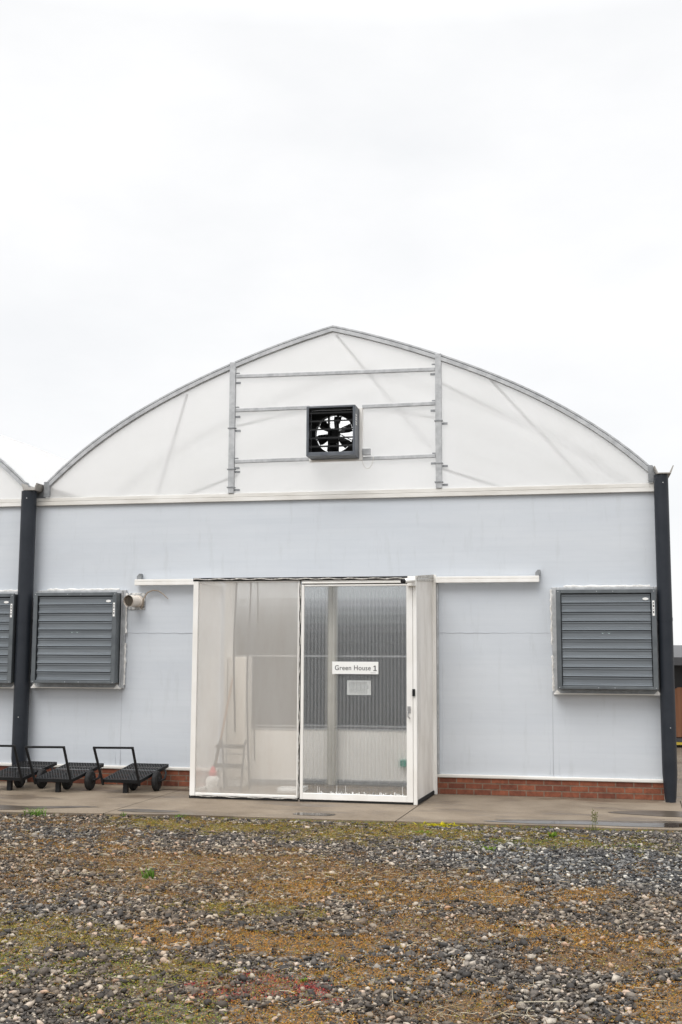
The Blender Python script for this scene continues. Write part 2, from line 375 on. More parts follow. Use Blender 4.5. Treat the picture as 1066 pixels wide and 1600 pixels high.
def greenhouse(dx, label, main):
    root = empty('greenhouse', (CX + dx, 0, 0), label, 'greenhouse', 'arched greenhouse bays')
    X0, X1 = CX - HALF + dx, CX + HALF + dx
    cx = CX + dx
    # end wall: gently wavy sheet with the doorway left open
    hole = (-5.20, -2.06, 3.06) if main else None
    xs = list(np.arange(X0 - .28, X1 - .02, .1)) + [X1] + ([X1 + .06] if main else [])
    zs = list(np.arange(Z_WALL0, Z_WALL1, .1)) + [Z_WALL1]
    if hole:
        xs = sorted(set([round(float(v), 4) for v in xs] + [hole[0], hole[1]])); zs = sorted(set([round(float(v), 4) for v in zs] + [hole[2]]))
    mb = MB(); A, B = np.meshgrid(xs, zs)
    Y = .010 * (fbm(A * .7, B * 1.1, 3, 3) - .5) + .0012 * (fbm(A * .4, B * 5, 9, 2) - .5)
    edge = np.minimum(np.minimum(A - X0, X1 - A), np.minimum(B - Z_WALL0, Z_WALL1 - B)).clip(0, .25)
    Y = Y - .012 * (edge / .25) ** .5
    nx = len(xs); vs = [(A[j, i], Y[j, i], B[j, i]) for j in range(len(zs)) for i in range(nx)]; fs = []
    for j in range(len(zs) - 1):
        for i in range(nx - 1):
            if hole and hole[0] - 1e-4 <= xs[i] and xs[i + 1] <= hole[1] + 1e-4 and zs[j + 1] <= hole[2] + 1e-4: continue
            fs.append((j * nx + i, j * nx + i + 1, (j + 1) * nx + i + 1, (j + 1) * nx + i))
    mb.add(vs, fs).build('end_wall', M['wall'], root, smooth=True)
    # welded seams of the sheet
    SEAM = bpy.data.materials.get('seam_grey') or surf('seam_grey', (.42, .44, .47), rough=.6)
    def seam(a, b):
        n = 24
        P = [Vector(a).lerp(Vector(b), t / n) + Vector((0, 0, .004 * math.sin(t * 1.7) * (abs(a[0] - b[0]) > .5))) for t in range(n + 1)]
        MB().tube(P, .005, 5).build('seam', SEAM, root)
    for a, b in ([((-6.78, -.013, 2.285), (-5.22, -.013, 2.285)), ((-1.95, -.013, 2.29), (-.37, -.013, 2.288)), ((-.345, -.012, 1.46), (-.352, -.012, .30)), ((-6.82, -.012, 1.44), (-6.82, -.012, .30))] if main
                 else [((X0 + .1, -.013, 2.285), (X1 - .1, -.013, 2.285))]): seam(a, b)
    if main:
        for x, zb, zt in ((-.40, .32, 1.42), (-.27, .32, 1.40), (-6.90, .32, 1.40), (-1.90, .4, 3.0), (-5.34, .35, 2.9)):
            MB().tube([(x + .006 * math.sin(t * 9 + x), -.0095, zb + (zt - zb) * t) for t in np.linspace(0, 1, 14)], .0055, 6).build('wrinkle', M['wall'], root, smooth=True)
    # gable film
    n = 72; mb = MB(); ds = np.linspace(-HALF, HALF, n + 1); fx0, fx1, fz0, fz1 = -3.83 + dx, -3.15 + dx, 4.94, 5.60
    ds = sorted(set([round(float(d), 4) for d in ds] + ([round(fx0 - cx, 4), round(fx1 - cx, 4)] if main else [])))
    for d0, d1 in zip(ds[:-1], ds[1:]):
        xa, xb = cx + d0, cx + d1; za, zb = arch_s(d0) - .03, arch_s(d1) - .03
        inn = main and xa >= fx0 - 1e-3 and xb <= fx1 + 1e-3
        if inn:
            mb.add([(xa, 0, Z_FILM - .02), (xb, 0, Z_FILM - .02), (xb, 0, fz0), (xa, 0, fz0)], [(0, 1, 2, 3)])
            mb.add([(xa, 0, fz1), (xb, 0, fz1), (xb, 0, zb), (xa, 0, za)], [(0, 1, 2, 3)])
        else:
            mb.add([(xa, 0, Z_FILM - .02), (xb, 0, Z_FILM - .02), (xb, 0, zb), (xa, 0, za)], [(0, 1, 2, 3)])
    mb.build('gable_film', M['gable'], root)
    # roof film: the arch swept back, sagging a little between hoops
    mb = MB(); ny = 52; nd = 48; dd = np.linspace(-HALF, HALF, nd + 1); yy = np.linspace(-.02, DEPTH, ny + 1)
    vs = [(cx + d, y, arch_s(d) + .012 - .03 * abs(math.sin(math.pi * y / 3.0)) * (1 - abs(d) / HALF * .3)) for y in yy for d in dd]
    fs = [(j * (nd + 1) + i, j * (nd + 1) + i + 1, (j + 1) * (nd + 1) + i + 1, (j + 1) * (nd + 1) + i) for j in range(ny) for i in range(nd)]
    mb.add(vs, fs).build('roof_film', M['roof'], root, smooth=True)
    # front rim: metal channel along the arch plus the thin locking tube above it
    def sweep(o0, o1, y0, y1):
        m = MB(); D = np.linspace(-HALF, HALF, 61); P = []
        for d in D:
            e = 1e-3; s = (arch_s(d + e) - arch_s(d - e)) / (2 * e) if abs(d) > .08 else 0
            nrm = Vector((-s, 0, 1)).normalized(); P.append((Vector((cx + d, 0, arch_s(d))), nrm))
        vs = []
        for p, nr in P:
            for o, y in ((o0, y0), (o1, y0), (o1, y1), (o0, y1)): q = p + nr * o; vs.append((q.x, y, q.z))
        fs = []
        for i in range(len(P) - 1):
            for k in range(4): k2 = (k + 1) % 4; fs.append((i * 4 + k, i * 4 + k2, i * 4 + 4 + k2, i * 4 + 4 + k))
        fs += [(0, 1, 2, 3), tuple(len(vs) - 4 + k for k in range(4))]
        return m.add(vs, fs)
    sweep(-.072, -.018, -.055, .04).build('arch_frame', M['galv'], root)
    sweep(-.004, .020, -.045, .02).build('locking_strip', M['galv'], root)
    # eave trim
    mb = MB(); xa, xb = X0 - .17, X1 + (.05 if main else -.02)
    mb.box(xa, xb, -.055, .02, 4.285, 4.345); mb.box(xa, xb, -.045, .02, 4.352, 4.405)
    mb.box(xa, xb, -.035, .02, 4.345, 4.352)
    mb.build('eave_trim', M['trim'], root, bevel=.006)
    # sills and brick base
    spans = [(X0 - .12, -5.27), (-2.00, X1 + .03)] if main else [(X0, X1 + .02)]
    for a, b in spans:
        MB().box(a, b, -.05, .05, .237, .285).build('sill', M['clean'] if 0 else M['trim'], root, bevel=.012)
        MB().box(a + (.02 if a > -3 else 0), b, -.025, .20, -.04, .236).build('brick_base', M['brick'], root)
    # gussets where the arch meets the gutter
    MB().box(X0 - .17, X0 + .009, -.012, .02, 4.406, 4.56).build('valley_plate', M['galv_dark'], root)
    for x in (X0 + .01, X1 - .06):
        MB().prism([(x, 4.42), (x + .09, 4.42), (x + .09, 4.60), (x + .06, 4.66), (x, 4.66)], -.075, -.02).build('gusset_plate', M['galv_dark'], root)
    # long side walls and far gable
    mb = MB()
    mb.box(X0 - .05, X0 - .04, .06, DEPTH, .2, 4.5) if dx < 0 else mb.box(X1 - .02, X1 - .01, .06, DEPTH, 0, 4.5)
    mb.build('side_wall', M['wall'], root)
    mb = MB()
    for d0, d1 in zip(ds[:-1], ds[1:]):
        mb.add([(cx + d0, DEPTH, 0), (cx + d1, DEPTH, 0), (cx + d1, DEPTH, arch_s(d1)), (cx + d0, DEPTH, arch_s(d0))], [(0, 1, 2, 3)])
    mb.build('rear_film', M['roof'], root)
    # hoops and bracing seen faintly through the film
    for y in ((3.0, 6.0, 9.0, 12.0) if main else ()):
        MB().tube([(cx + d, y, arch_s(d) - .05) for d in np.linspace(-HALF + .05, HALF - .05, 33)], .03, 6).build('hoop', M['galv'], root)
    if main:
        for a, b in (((-5.93, .06, 6.03), (-6.98, 1.5, 4.2)), ((-1.17, .06, 6.05), (.55, 1.6, 4.3)), ((-3.53, .06, 6.86), (-2.3, 2.6, 5.4)),
                     ((-5.1, .10, 4.72), (-7.2, 1.2, 4.25)), ((-5.1, .10, 5.5), (-3.3, 2.4, 6.4)), ((-1.95, .10, 5.5), (-3.5, 2.4, 6.2)), ((-1.95, .10, 4.75), (.1, 1.6, 4.2)), ((-1.95, .35, 6.1), (.4, 2.6, 5.2))):
            MB().tube([Vector(a) + Vector((0, .12, 0)), Vector(b) + Vector((0, .25, 0))], .020, 8).build('brace', M['brace'], root)
        for x, zt in ((-5.125, 6.46), (-1.935, 6.44)):
            p = MB().box(x - .046, x + .046, -.062, -.006, 4.41, zt).build('gable_post', M['galv'], root, bevel=.004)
            for z in (4.50, 4.78, 5.42):
                MB().box(x - .062, x + .062, -.070, -.004, z - .008, z + .008).build('clamp', M['galv_dark'], p)
                MB().box(x + .05, x + .13, -.03, -.008, z - .055, z - .025).build('bracket', M['galv_dark'], p)
        for a, b, z0, z1 in ((-5.075, -1.985, 6.235, 6.205), (-5.075, -3.90, 5.70, 5.70), (-3.09, -1.985, 5.68, 5.685), (-5.075, -3.90, 4.90, 4.905), (-3.09, -1.985, 4.885, 4.895)):
            r = MB().hexa([(a, -.05, z0 - .026), (b, -.05, z1 - .026), (b, -.008, z1 - .026), (a, -.008, z0 - .026), (a, -.05, z0 + .026), (b, -.05, z1 + .026), (b, -.008, z1 + .026), (a, -.008, z0 + .026)]).build('gable_rail', M['galv'], root, bevel=.004)
            for x, s in ((a, 1), (b, -1)):
                if -3.95 < x < -3.0: continue
                MB().box(min(x, x + s * .07), max(x, x + s * .07), -.03, -.006, z0 - .115, z0 - .085).build('bracket', M['galv_dark'], r); MB().box(min(x, x + s * .05), max(x, x + s * .05), -.028, -.007, z0 + .045, z0 + .06).build('bracket', M['galv_dark'], r)
        # lobby behind the doorway
        part = MB()
        part.box(-5.55, -1.90, .58, .62, 0, .82).box(-5.55, -5.235, .58, .62, .82, 3.25).box(-2.30, -1.90, .58, .62, .82, 3.25).box(-5.235, -2.30, .58, .62, 3.14, 3.25)
        part.box(-5.27, -5.21, .03, .58, 0, 3.2).box(-2.05, -1.99, .03, .58, 0, 3.2)
        part = part.build('lobby_wall', M['cream'], root)
        MB().box(-5.21, -2.05, .545, .578, .02, .075).build('skirting', M['galv_dark'], part)
        MB().sheet((-5.235, .60, .83), (-2.30, .60, .83), (-2.30, .60, 3.13), (-5.235, .60, 3.13)).build('window_pane', film('lobby_glass', (.72, .75, .78), .93, .4), part)
        MB().box(-5.235, -2.30, .57, .60, .822, .845).box(-5.235, -2.30, .565, .60, .875, .89).box(-5.235, -2.30, .565, .60, 1.935, 1.955).box(-5.235, -5.20, .565, .60, .89, 3.13).build('window_frame', M['galv'], part)
        MB().box(-3.745, -3.615, .42, .54, 0, 3.2).build('lobby_post', surf('post_paint', (.40, .385, .34), (.48, .46, .41), scale=3, rough=.6), root, bevel=.01)
        for k_, (yc, zc, g_) in enumerate(((2.9, 2.36, .07), (3.4, 2.52, .12), (4.0, 2.70, .20), (4.7, 2.88, .30), (5.6, 3.08, .42), (6.8, 3.6, .58))):  # added sheets, paler with depth: interior light gradient put into their colours
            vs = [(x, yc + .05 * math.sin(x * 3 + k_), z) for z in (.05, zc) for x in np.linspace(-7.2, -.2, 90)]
            MB().add(vs, [(i, i + 1, i + 91, i + 90) for i in range(89)]).build('gradient_sheet', surf('gradient_tone', (g_, g_ * 1.02, g_ * 1.03), rough=.9), root, smooth=True)
        cv = MB(); xs = np.linspace(-6.5, -.6, 90)  # added dark sheet whose colour stands in for the dim interior
        vs = []
        for z in (0.05, 2.16):
            vs += [(x, 2.4 + .04 * math.sin(x * 4), z) for x in xs]
        cv.add(vs, [(i, i + 1, i + 91, i + 90) for i in range(89)]).build('dim_interior_sheet', M['dim_interior'], root, smooth=True)
        MB().box(X0 + .2, X1 - .2, .66, DEPTH - .1, -.02, .015).build('inner_floor', M['floor_in'], root)
    # gutter channel along the right valley
    g = MB(); xg = X1 + .14; prof = [(-.135, .11), (-.095, 0), (.095, 0), (.135, .11), (.12, .11), (.08, .015), (-.08, .015), (-.12, .11)]
    g.prism([(xg + a, 4.505 + b) for a, b in prof], -.28, DEPTH).build('gutter', M['gutter'], root)
    return root
main = greenhouse(0, 'big arched greenhouse with white film gable, grey sheet wall and brick base', True)
side = greenhouse(-9.60, 'next greenhouse bay cut off at the left edge beyond the left downpipe', False)
# its gutter end sits over the left downpipe

# ------------------------------------------------------------------ downpipes
def downpipe(x, r, label):
    prof = [(.070, -.03), (.070, .02), (.078, .06), (r, .38), (r, 1.2), (r, 2.0), (r, 3.0), (r, 4.0), (r, 4.50)]
    o = MB().lathe((0, 0, 0), prof, 28).build('downpipe', M['pipe'], None, smooth=True)
    o.location = (x, -.165, 0)
    MB().lathe((0, 0, 0), [(r + .0035, 2.45), (r + .0035, 2.50)], 28).build('pipe_joint', M['pipe'], o, smooth=True)
    for z in (4.38, 1.0): MB().lathe((.02, -r, z), [(.008, -.004), (.008, .004)], 8, 'y').build('screw', M['galv'], o)
    return tag(o, label, 'downpipe', 'charcoal downpipes on the front corners')
downpipe(-8.40, .118, 'charcoal downpipe between two louvred vents with trolleys at its foot')
downpipe(1.213, .100, 'charcoal downpipe at the free right-hand corner with tapered foot')

# ------------------------------------------------------------------ louvred vents
def louvred_vent(label):
    x0, x1, z0, z1 = -8.18, -6.84, 1.53, 2.89
    root = empty('louvred_vent', ((x0 + x1) / 2, 0, z0), label, 'vent', 'louvred wall vents')
    yf = -.30; w = .055; t = .004
    mb = MB()
    mb.box(x0, x0 + t, yf + .03, -.02, z0, z1).box(x1 - t, x1, yf + .03, -.02, z0, z1).box(x0 + t, x1 - t, yf + .03, -.02, z1 - t, z1).box(x0 + t, x1 - t, yf + .03, -.02, z0, z0 + t)
    mb.box(x0 + t, x1 - t, -.16, -.15, z0 + t, z1 - t)
    mb.build('housing', M['vent_frame'], root)
    mb = MB()
    mb.box(x0 - .01, x0 + w, yf, yf + .03, z0 - .01, z1 + .01).box(x1 - w, x1 + .01, yf, yf + .03, z0 - .01, z1 + .01)
    mb.box(x0 + w, x1 - w, yf, yf + .03, z1 - .045, z1 + .01).box(x0 + w, x1 - w, yf, yf + .03, z0 - .01, z0 + .03)
    fr = mb.build('frame', M['vent_frame'], root, bevel=.005)
    for x in (x0 + .02, (x0 + x1) / 2 - .12, (x0 + x1) / 2 + .1, x1 - .02):
        for z in (z0 + .01, z1 - .02): MB().lathe((x, yf - .002, z), [(.007, -.002), (.007, .004)], 8, 'y').build('screw', M['galv'], fr)
    # slats: folded sheet profile repeated ten times
    n = 10; top = z1 - .05; p = (top - (z0 + .035)) / n; xa, xb = x0 + w + .012, x1 - w - .012
    prof = [(.035, 0), (.004, -.004), (0, -.012), (0, -.030), (.009, -.036), (.009, -.086), (.001, -.092), (.0, -.108), (-.012, -.114), (-.014, -.124), (.03, -.126)]
    mb = MB()
    for k in range(n):
        zt = top - k * p; j = random.uniform(-.003, .003); s = p / .128
        vs = [(xa, yf + .035 + a, zt + b * s) for a, b in prof] + [(xb, yf + .035 + a + j, zt + b * s + j * .3) for a, b in prof]
        m_ = len(prof); mb.add(vs, [(i, i + 1, i + 1 + m_, i + m_) for i in range(m_ - 1)])
    lv = mb.build('louvre', M['vent'], root, fix=False)
    xc = (x0 + x1) / 2; zc = z0 + .765
    lg = MB()
    for d, ww, h in ((-.036, .062, .022), (.032, .062, .022)): lg.prism([(xc + d - ww / 2, zc), (xc + d + ww / 2, zc), (xc + d + ww / 2 - .008, zc + h), (xc + d - ww / 2 + .012, zc + h * .7)], yf + .040, yf + .0425)
    lg.box(xc - .055, xc - .04, yf + .040, yf + .0425, zc - .012, zc - .002).box(xc + .03, xc + .045, yf + .040, yf + .0425, zc - .012, zc - .002)
    lg.build('logo', M['logo'], lv)
    ov = MB().lathe((x1 - w - .075, yf + .026, z1 - .125), [(.018, 0), (.018, .003)], 20, 'y')
    ov.v = [(x1 - w - .075 + (v[0] - (x1 - w - .075)) * 2.3, v[1], v[2]) for v in ov.v]
    ov.build('oval_sticker', M['clean'], lv)
    st = MB().box(x1 - .042, x1 - .012, yf - .003, yf, z1 - .36, z1 - .15).build('label_strip', M['clean'], fr)
    ink = MB()
    for z, h in ((-.185, .02), (-.225, .03), (-.27, .012), (-.31, .03)): ink.box(x1 - .034, x1 - .02, yf - .0042, yf - .003, z1 + z - h / 2, z1 + z + h / 2)
    ink.build('print', M['ink'], st)
    # flashing collar on the wall
    X0, X1, Z0, Z1 = x0 - .075, x1 + .065, z0 - .085, z1 + .055
    fl = MB()
    fl.box(X0, x0 - .002, -.07, -.012, Z0, Z1).box(x1 + .002, X1, -.07, -.012, Z0, Z1).box(x0, x1, -.07, -.012, z1 + .002, Z1).box(x0, x1, -.07, -.012, Z0, z0 - .002)
    fl.box(x1 + .012, x1 + .022, -.12, -.07, Z0 + .02, Z1 - .01)
    fl = fl.build('flashing', M['galv'], root, bevel=.006)
    fo = MB()
    def ragged(a, b, horizontal):
        m_ = 26; P = []
        for i in range(m_ + 1):
            t = i / m_; q = Vector(a).lerp(Vector(b), t); P.append(q + Vector((0, -.004 * random.random(), (random.random() - .5) * .012) if horizontal else ((random.random() - .5) * .014, 0, 0)))
        fo.tube(P, [random.uniform(.013, .022) for _ in P], 6)
    ragged((x0 + .1, -.05, Z1 + .008), (x1 - .05, -.05, Z1 + .008), True)
    ragged((X1 + .004, -.05, z0 + .75), (X1 + .004, -.05, Z1 - .05), False); ragged((X1, -.05, Z0 + .05), (X1 + .002, -.05, z0 + .6), False)
    ragged((X0 - .004, -.06, z0 + .6), (X0 - .004, -.06, Z1 - .03), False); ragged((X0 + .01, -.06, Z0 + .04), (X0, -.06, z0 + .45), False)
    fo.build('sealant', M['foam'], fl, smooth=True)
    MB().box(X0 + .03, X1 - .03, -.17, -.071, Z0 - .004, Z0 + .012).build('drip_ledge', M['trim'], fl)
    for x, q in ((X0 + .03, .09), (X1 - .03, -.09)): MB().prism([(x - q * .3, Z0 - .005), (x + q, Z0 - .005), (x + q * .3, Z0 + .06)] if q > 0 else [(x + q, Z0 - .005), (x - q * .3, Z0 - .005), (x + q * .3, Z0 + .06)], -.178, -.172).build('corner_tab', M['foam'], fl)
    return root
vent = louvred_vent('louvred vent between the left downpipe and the stub pipe')
v2 = copy_tree(vent); v2.location.x += 7.92; v2.location.z -= .008; tag(v2, 'louvred vent on the right of the doorway beside the corner downpipe')
v3 = copy_tree(vent); v3.location.x -= 1.69; v3.location.z -= .01; tag(v3, 'louvred vent cut off by the left edge of the photo')

# ------------------------------------------------------------------ gable fan
fr = empty('exhaust_fan', (-3.497, 0, 4.9), 'square exhaust fan with open shutters high in the white gable', 'fan')
x0, x1, z0, z1, yf = -3.865, -3.128, 4.885, 5.636, -.40
mb = MB(); t = .012; lip = .035
mb.box(x0, x0 + t, yf, -.03, z0, z1).box(x1 - t, x1, yf, -.03, z0, z1).box(x0 + t, x1 - t, yf, -.03, z1 - t, z1).box(x0 + t, x1 - t, yf, -.03, z0, z0 + t)
mb.box(x0 + t, x0 + lip, yf + .001, yf + .02, z0 + t, z1 - t).box(x1 - lip, x1 - t, yf + .001, yf + .02, z0 + t, z1 - t).box(x0 + lip, x1 - lip, yf + .001, yf + .02, z0 + t, z0 + .055).box(x0 + lip, x1 - lip, yf + .001, yf + .02, z1 - .03, z1 - t)
hs = mb.build('housing', M['fan_box'], fr, bevel=.004)
ink = MB()
for z in (5.50, 5.46, 5.43, 5.39, 5.36): ink.box(x1, x1 + .002, yf + .05, yf + .13, z - .012, z + .008)
ink.build('lettering_strip', M['clean'], hs)
# back plate with a round opening
cxf, czf, rf = -3.497, 5.262, .292; mb = MB(); n = 48; vs = []; fs = []
for k in range(n):
    a = 2 * math.pi * k / n; c, s = math.cos(a), math.sin(a); q = .355 / max(abs(c), abs(s))
    vs += [(cxf + rf * c, -.13, czf + rf * s), (cxf + rf * c, -.03, czf + rf * s), (cxf + q * c, -.13, czf + q * s)]
for k in range(n):
    k2 = (k + 1) % n; fs += [(3 * k, 3 * k2, 3 * k2 + 2, 3 * k + 2), (3 * k, 3 * k + 1, 3 * k2 + 1, 3 * k2)]
mb.add(vs, fs).build('shroud', M['black'], fr)
for k in range(6):
    a = 2 * math.pi * k / 6 + .35; mb = MB()
    def bp(r, w, tw): 
        e = Vector((math.cos(a), 0, math.sin(a))); tn = Vector((-math.sin(a), 0, math.cos(a)))
        c = Vector((cxf, -.085, czf)); d = tn * math.cos(tw) + Vector((0, 1, 0)) * math.sin(tw)
        return c + e * r - d * w, c + e * r + d * w
    A = [bp(.05, .022, .9), bp(.14, .062, .75), bp(.22, .082, .6), bp(.275, .075, .5)]
    vs = [p for ab in A for p in ab]; vs += [v + Vector((0, .004, 0)) for v in vs]
    fs = []
    for i in range(3): fs += [(2 * i, 2 * i + 1, 2 * i + 3, 2 * i + 2), (8 + 2 * i, 8 + 2 * i + 2, 8 + 2 * i + 3, 8 + 2 * i + 1), (2 * i, 2 * i + 2, 10 + 2 * i, 8 + 2 * i), (2 * i + 1, 9 + 2 * i, 11 + 2 * i, 2 * i + 3)]
    fs += [(0, 8, 9, 1), (6, 7, 15, 14)]
    mb.add(vs, fs).build('fan_blade', M['black'], fr)
MB().box(cxf - .075, cxf + .075, -.20, -.165, czf - .16, czf - .04).build('motor', M['black'], fr, bevel=.008)
for a_ in (-1, 1): MB().bar((cxf + a_ * .06, -.15, czf), (cxf + a_ * .27, -.15, czf - .11), .012, .012).build('stay', M['black'], fr); MB().bar((cxf + a_ * .05, -.15, czf + .05), (cxf + a_ * .26, -.15, czf + .14), .010, .012).build('stay', M['black'], fr)
MB().lathe((cxf, -.13, czf), [(.04, 0), (.078, .012), (.082, .06), (.06, .10)], 20, 'y').build('hub', M['black'], fr, smooth=True)
for x in (-3.575, -3.435): MB().box(x - .015, x + .015, -.165, -.14, czf - .33, czf + .33).build('strut', M['black'], fr)
for k, z in enumerate((5.535, 5.412, 5.285, 5.155, 5.03)):
    MB().hexa([(x0 + .036, -.37, z - .012), (x1 - .036, -.37, z - .012), (x1 - .036, -.27, z + .022), (x0 + .036, -.27, z + .022), (x0 + .036, -.37, z + .010), (x1 - .036, -.37, z + .010), (x1 - .036, -.27, z + .032), (x0 + .036, -.27, z + .032)]).build('shutter_blade', M['black'], fr)
mb = MB()
for x in np.arange(cxf - .29, cxf + .3, .03): h = math.sqrt(max(0, .29 ** 2 - (x - cxf) ** 2)); mb.tube([(x, -.02, czf - h), (x, -.02, czf + h)], .0016, 4) if h > .02 else None
for z in np.arange(czf - .27, czf + .28, .09): h = math.sqrt(max(0, .29 ** 2 - (z - czf) ** 2)); mb.tube([(cxf - h, -.018, z), (cxf + h, -.018, z)], .0016, 4)
mb.build('guard_mesh', M['galv_dark'], fr)
mb = MB(); X0, X1, Z0, Z1 = x0 - .03, x1 + .05, z0 - .03, z1 + .02
mb.box(X0, x0 - .002, -.075, -.008, Z0, Z1).box(x1 + .002, X1, -.075, -.008, Z0, Z1).box(x0, x1, -.075, -.008, z1 + .002, Z1).box(x0, x1, -.075, -.008, Z0, z0 - .002)
mb.build('mounting_frame', M['white'], fr, bevel=.004)
jb = MB().box(-3.075, -2.955, -.09, -.045, 4.93, 5.03).build('junction_box', M['galv'], None, bevel=.006, origin=(-3.0, -.06, 4.93))
tag(jb, 'small grey junction box with looped cord right of the gable fan', 'junction box')
lp = [(-3.09 + .0 + .09 * (1 - math.cos(t)), -.06, 4.93 - .20 * math.sin(t) - .0) for t in np.linspace(.1, math.pi - .1, 16)]
o = MB().tube(lp, .006, 6).build('cord', M['trim'], None)
o.parent = jb; o.location = (3.0, .06, -4.93)

# ------------------------------------------------------------------ porch
YF = -1.25
pr = empty('entrance_porch', (-3.69, YF, 0), 'box-shaped porch of cloudy plastic sheets standing out from the grey wall', 'porch')
ZT = 3.02
mb = MB()
mb.box(-5.275, -5.20, YF - .02, YF + .03, .04, ZT).box(-5.275, -5.235, YF + .03, -.03, .04, .09).box(-5.275, -5.235, YF + .03, -.03, 2.97, 3.02)
mb.box(-3.76, -3.735, YF - .012, YF + .03, .06, 2.96)
mb.box(-5.20, -3.735, YF - .010, YF + .03, .04, .075)
mb.hexa([(-2.155, YF - .03, .0), (-2.105, YF - .03, .0), (-2.105, YF + .03, .0), (-2.155, YF + .03, .0), (-2.155, YF - .03, 3.02), (-2.105, YF - .03, 3.02), (-2.105, YF + .03, 3.02), (-2.155, YF + .03, 3.02)])
mb.box(-2.045, -1.985, -.075, -.015, .0, 3.13)
mb.box(-5.275, -2.105, YF - .01, YF + .03, 2.97, ZT)
mb.build('frame', M['white'], pr, bevel=.006)
MB().box(-1.98, -1.955, -.06, -.014, .3, 3.05).build('jamb_strip', M['galv'], pr)
MB().sheet((-5.20, YF + .004, .075), (-3.76, YF + .004, .075), (-3.76, YF + .004, 2.97), (-5.20, YF + .004, 2.97)).build('front_panel', M['haze_pane'], pr)
MB().sheet((-2.115, YF + .03, .05), (-2.035, -.03, .05), (-2.035, -.03, 3.09), (-2.115, YF + .03, 2.99)).build('side_panel', M['side_pane'], pr)
MB().bar((-2.105, YF + .03, .03), (-2.03, -.03, .03), .02, .05).build('base_seal', M['rubber'], pr)
MB().bar((-2.112, YF + .03, 3.02), (-2.03, -.03, 3.115), .03, .045).bar((-2.108, YF + .03, 2.985), (-2.028, -.03, 3.05), .02, .02).build('edge_trim', M['tape'], pr)
MB().sheet((-5.264, YF + .03, .09), (-5.264, -.03, .09), (-5.264, -.03, 2.97), (-5.264, YF + .03, 2.97)).build('end_panel', M['haze_pane'], pr)
MB().sheet((-5.30, YF - .03, 3.024), (-2.10, YF - .03, 3.024), (-2.02, -.02, 3.118), (-5.30, -.02, 3.118)).build('roof_panel', M['clear_roof'], pr)
# crinkled weather strip along the top edge, the sliding edge and the foot
mb = MB(); mk = MB()
def wavy(a, b, n, w, amp, nrm):
    P = []; ph = 0
    for i in range(n + 1):
        ph += random.uniform(.25, .6); q = Vector(a).lerp(Vector(b), i / n); P.append(q + Vector(nrm) * amp * math.sin(ph))
    mb.tube(P, [w * random.uniform(.6, 1.25) for _ in P], 6)
wavy((-5.27, YF - .032, 3.015), (-2.22, YF - .032, 3.005), 150, .008, .006, (0, 0, 1))
wavy((-3.728, YF - .03, .05), (-3.722, YF - .03, 2.98), 130, .007, .007, (1, 0, 0))
wavy((-5.26, YF - .028, .034), (-3.74, YF - .028, .034), 70, .006, .005, (0, 0, 1))
mk.box(-5.28, -2.15, YF - .022, YF - .011, 2.988, 3.035).box(-3.737, -3.712, YF - .022, YF - .013, .03, 2.985).box(-5.28, -3.74, YF - .018, YF + .02, .0, .039)
mk.build('rubber_seal', M['rubber'], pr)
mb.build('weather_strip', M['tape'], pr, smooth=True)
# sliding door
d = MB()
d.box(-3.708, -3.668, YF - .025, YF + .015, .03, 2.93).box(-2.245, -2.160, YF - .025, YF + .015, .03, 2.93).box(-3.668, -2.245, YF - .025, YF + .015, .03, .115).box(-3.668, -2.245, YF - .020, YF + .012, 2.905, 2.93)
d.box(-3.70, -2.16, YF - .03, YF + .02, 2.942, 2.966)
dr = d.build('door', M['white'], pr, bevel=.006)
MB().sheet((-3.668, YF - .004, .115), (-2.245, YF - .004, .115), (-2.245, YF - .004, 2.905), (-3.668, YF - .004, 2.905)).build('pane', M['door_pane'], dr)
MB().box(-3.70, -2.16, YF - .018, YF + .02, 2.930, 2.942).build('seal', M['rubber'], dr)
MB().box(-3.71, -2.15, YF - .012, YF + .03, .0, .029).build('seal', M['rubber'], dr)
MB().box(-2.165, -2.128, YF - .055, YF - .03, 1.425, 1.52).build('keypad', M['black'], pr, bevel=.004)
h = MB(); h.box(-2.235, -2.19, YF - .032, YF - .025, 1.20, 1.29); h.tube([(-2.225, YF - .03, 1.215), (-2.225, YF - .07, 1.21), (-2.222, YF - .075, 1.16), (-2.195, YF - .06, 1.13)], .009, 8); h.lathe((-2.20, YF - .04, 1.26), [(.012, -.01), (.012, .01)], 12, 'y')
h.build('handle', M['steel'], dr, smooth=True)
# silicone drips and splashes low on the pane
dd = MB()
for i in range(60):
    x = random.uniform(-3.45, -2.28); h_ = abs(random.gauss(.0, .012)) + .004
    dd.box(x - .002, x + random.uniform(.002, .02), YF - .0075, YF - .0045, .118, .118 + h_)
for x in (-3.47, -3.44, -3.2, -3.08, -2.31): dd.box(x, x + .004, YF - .0075, YF - .0045, .118, .118 + random.uniform(.05, .12))
dd.build('sealant_smear', M['clean'], dr)

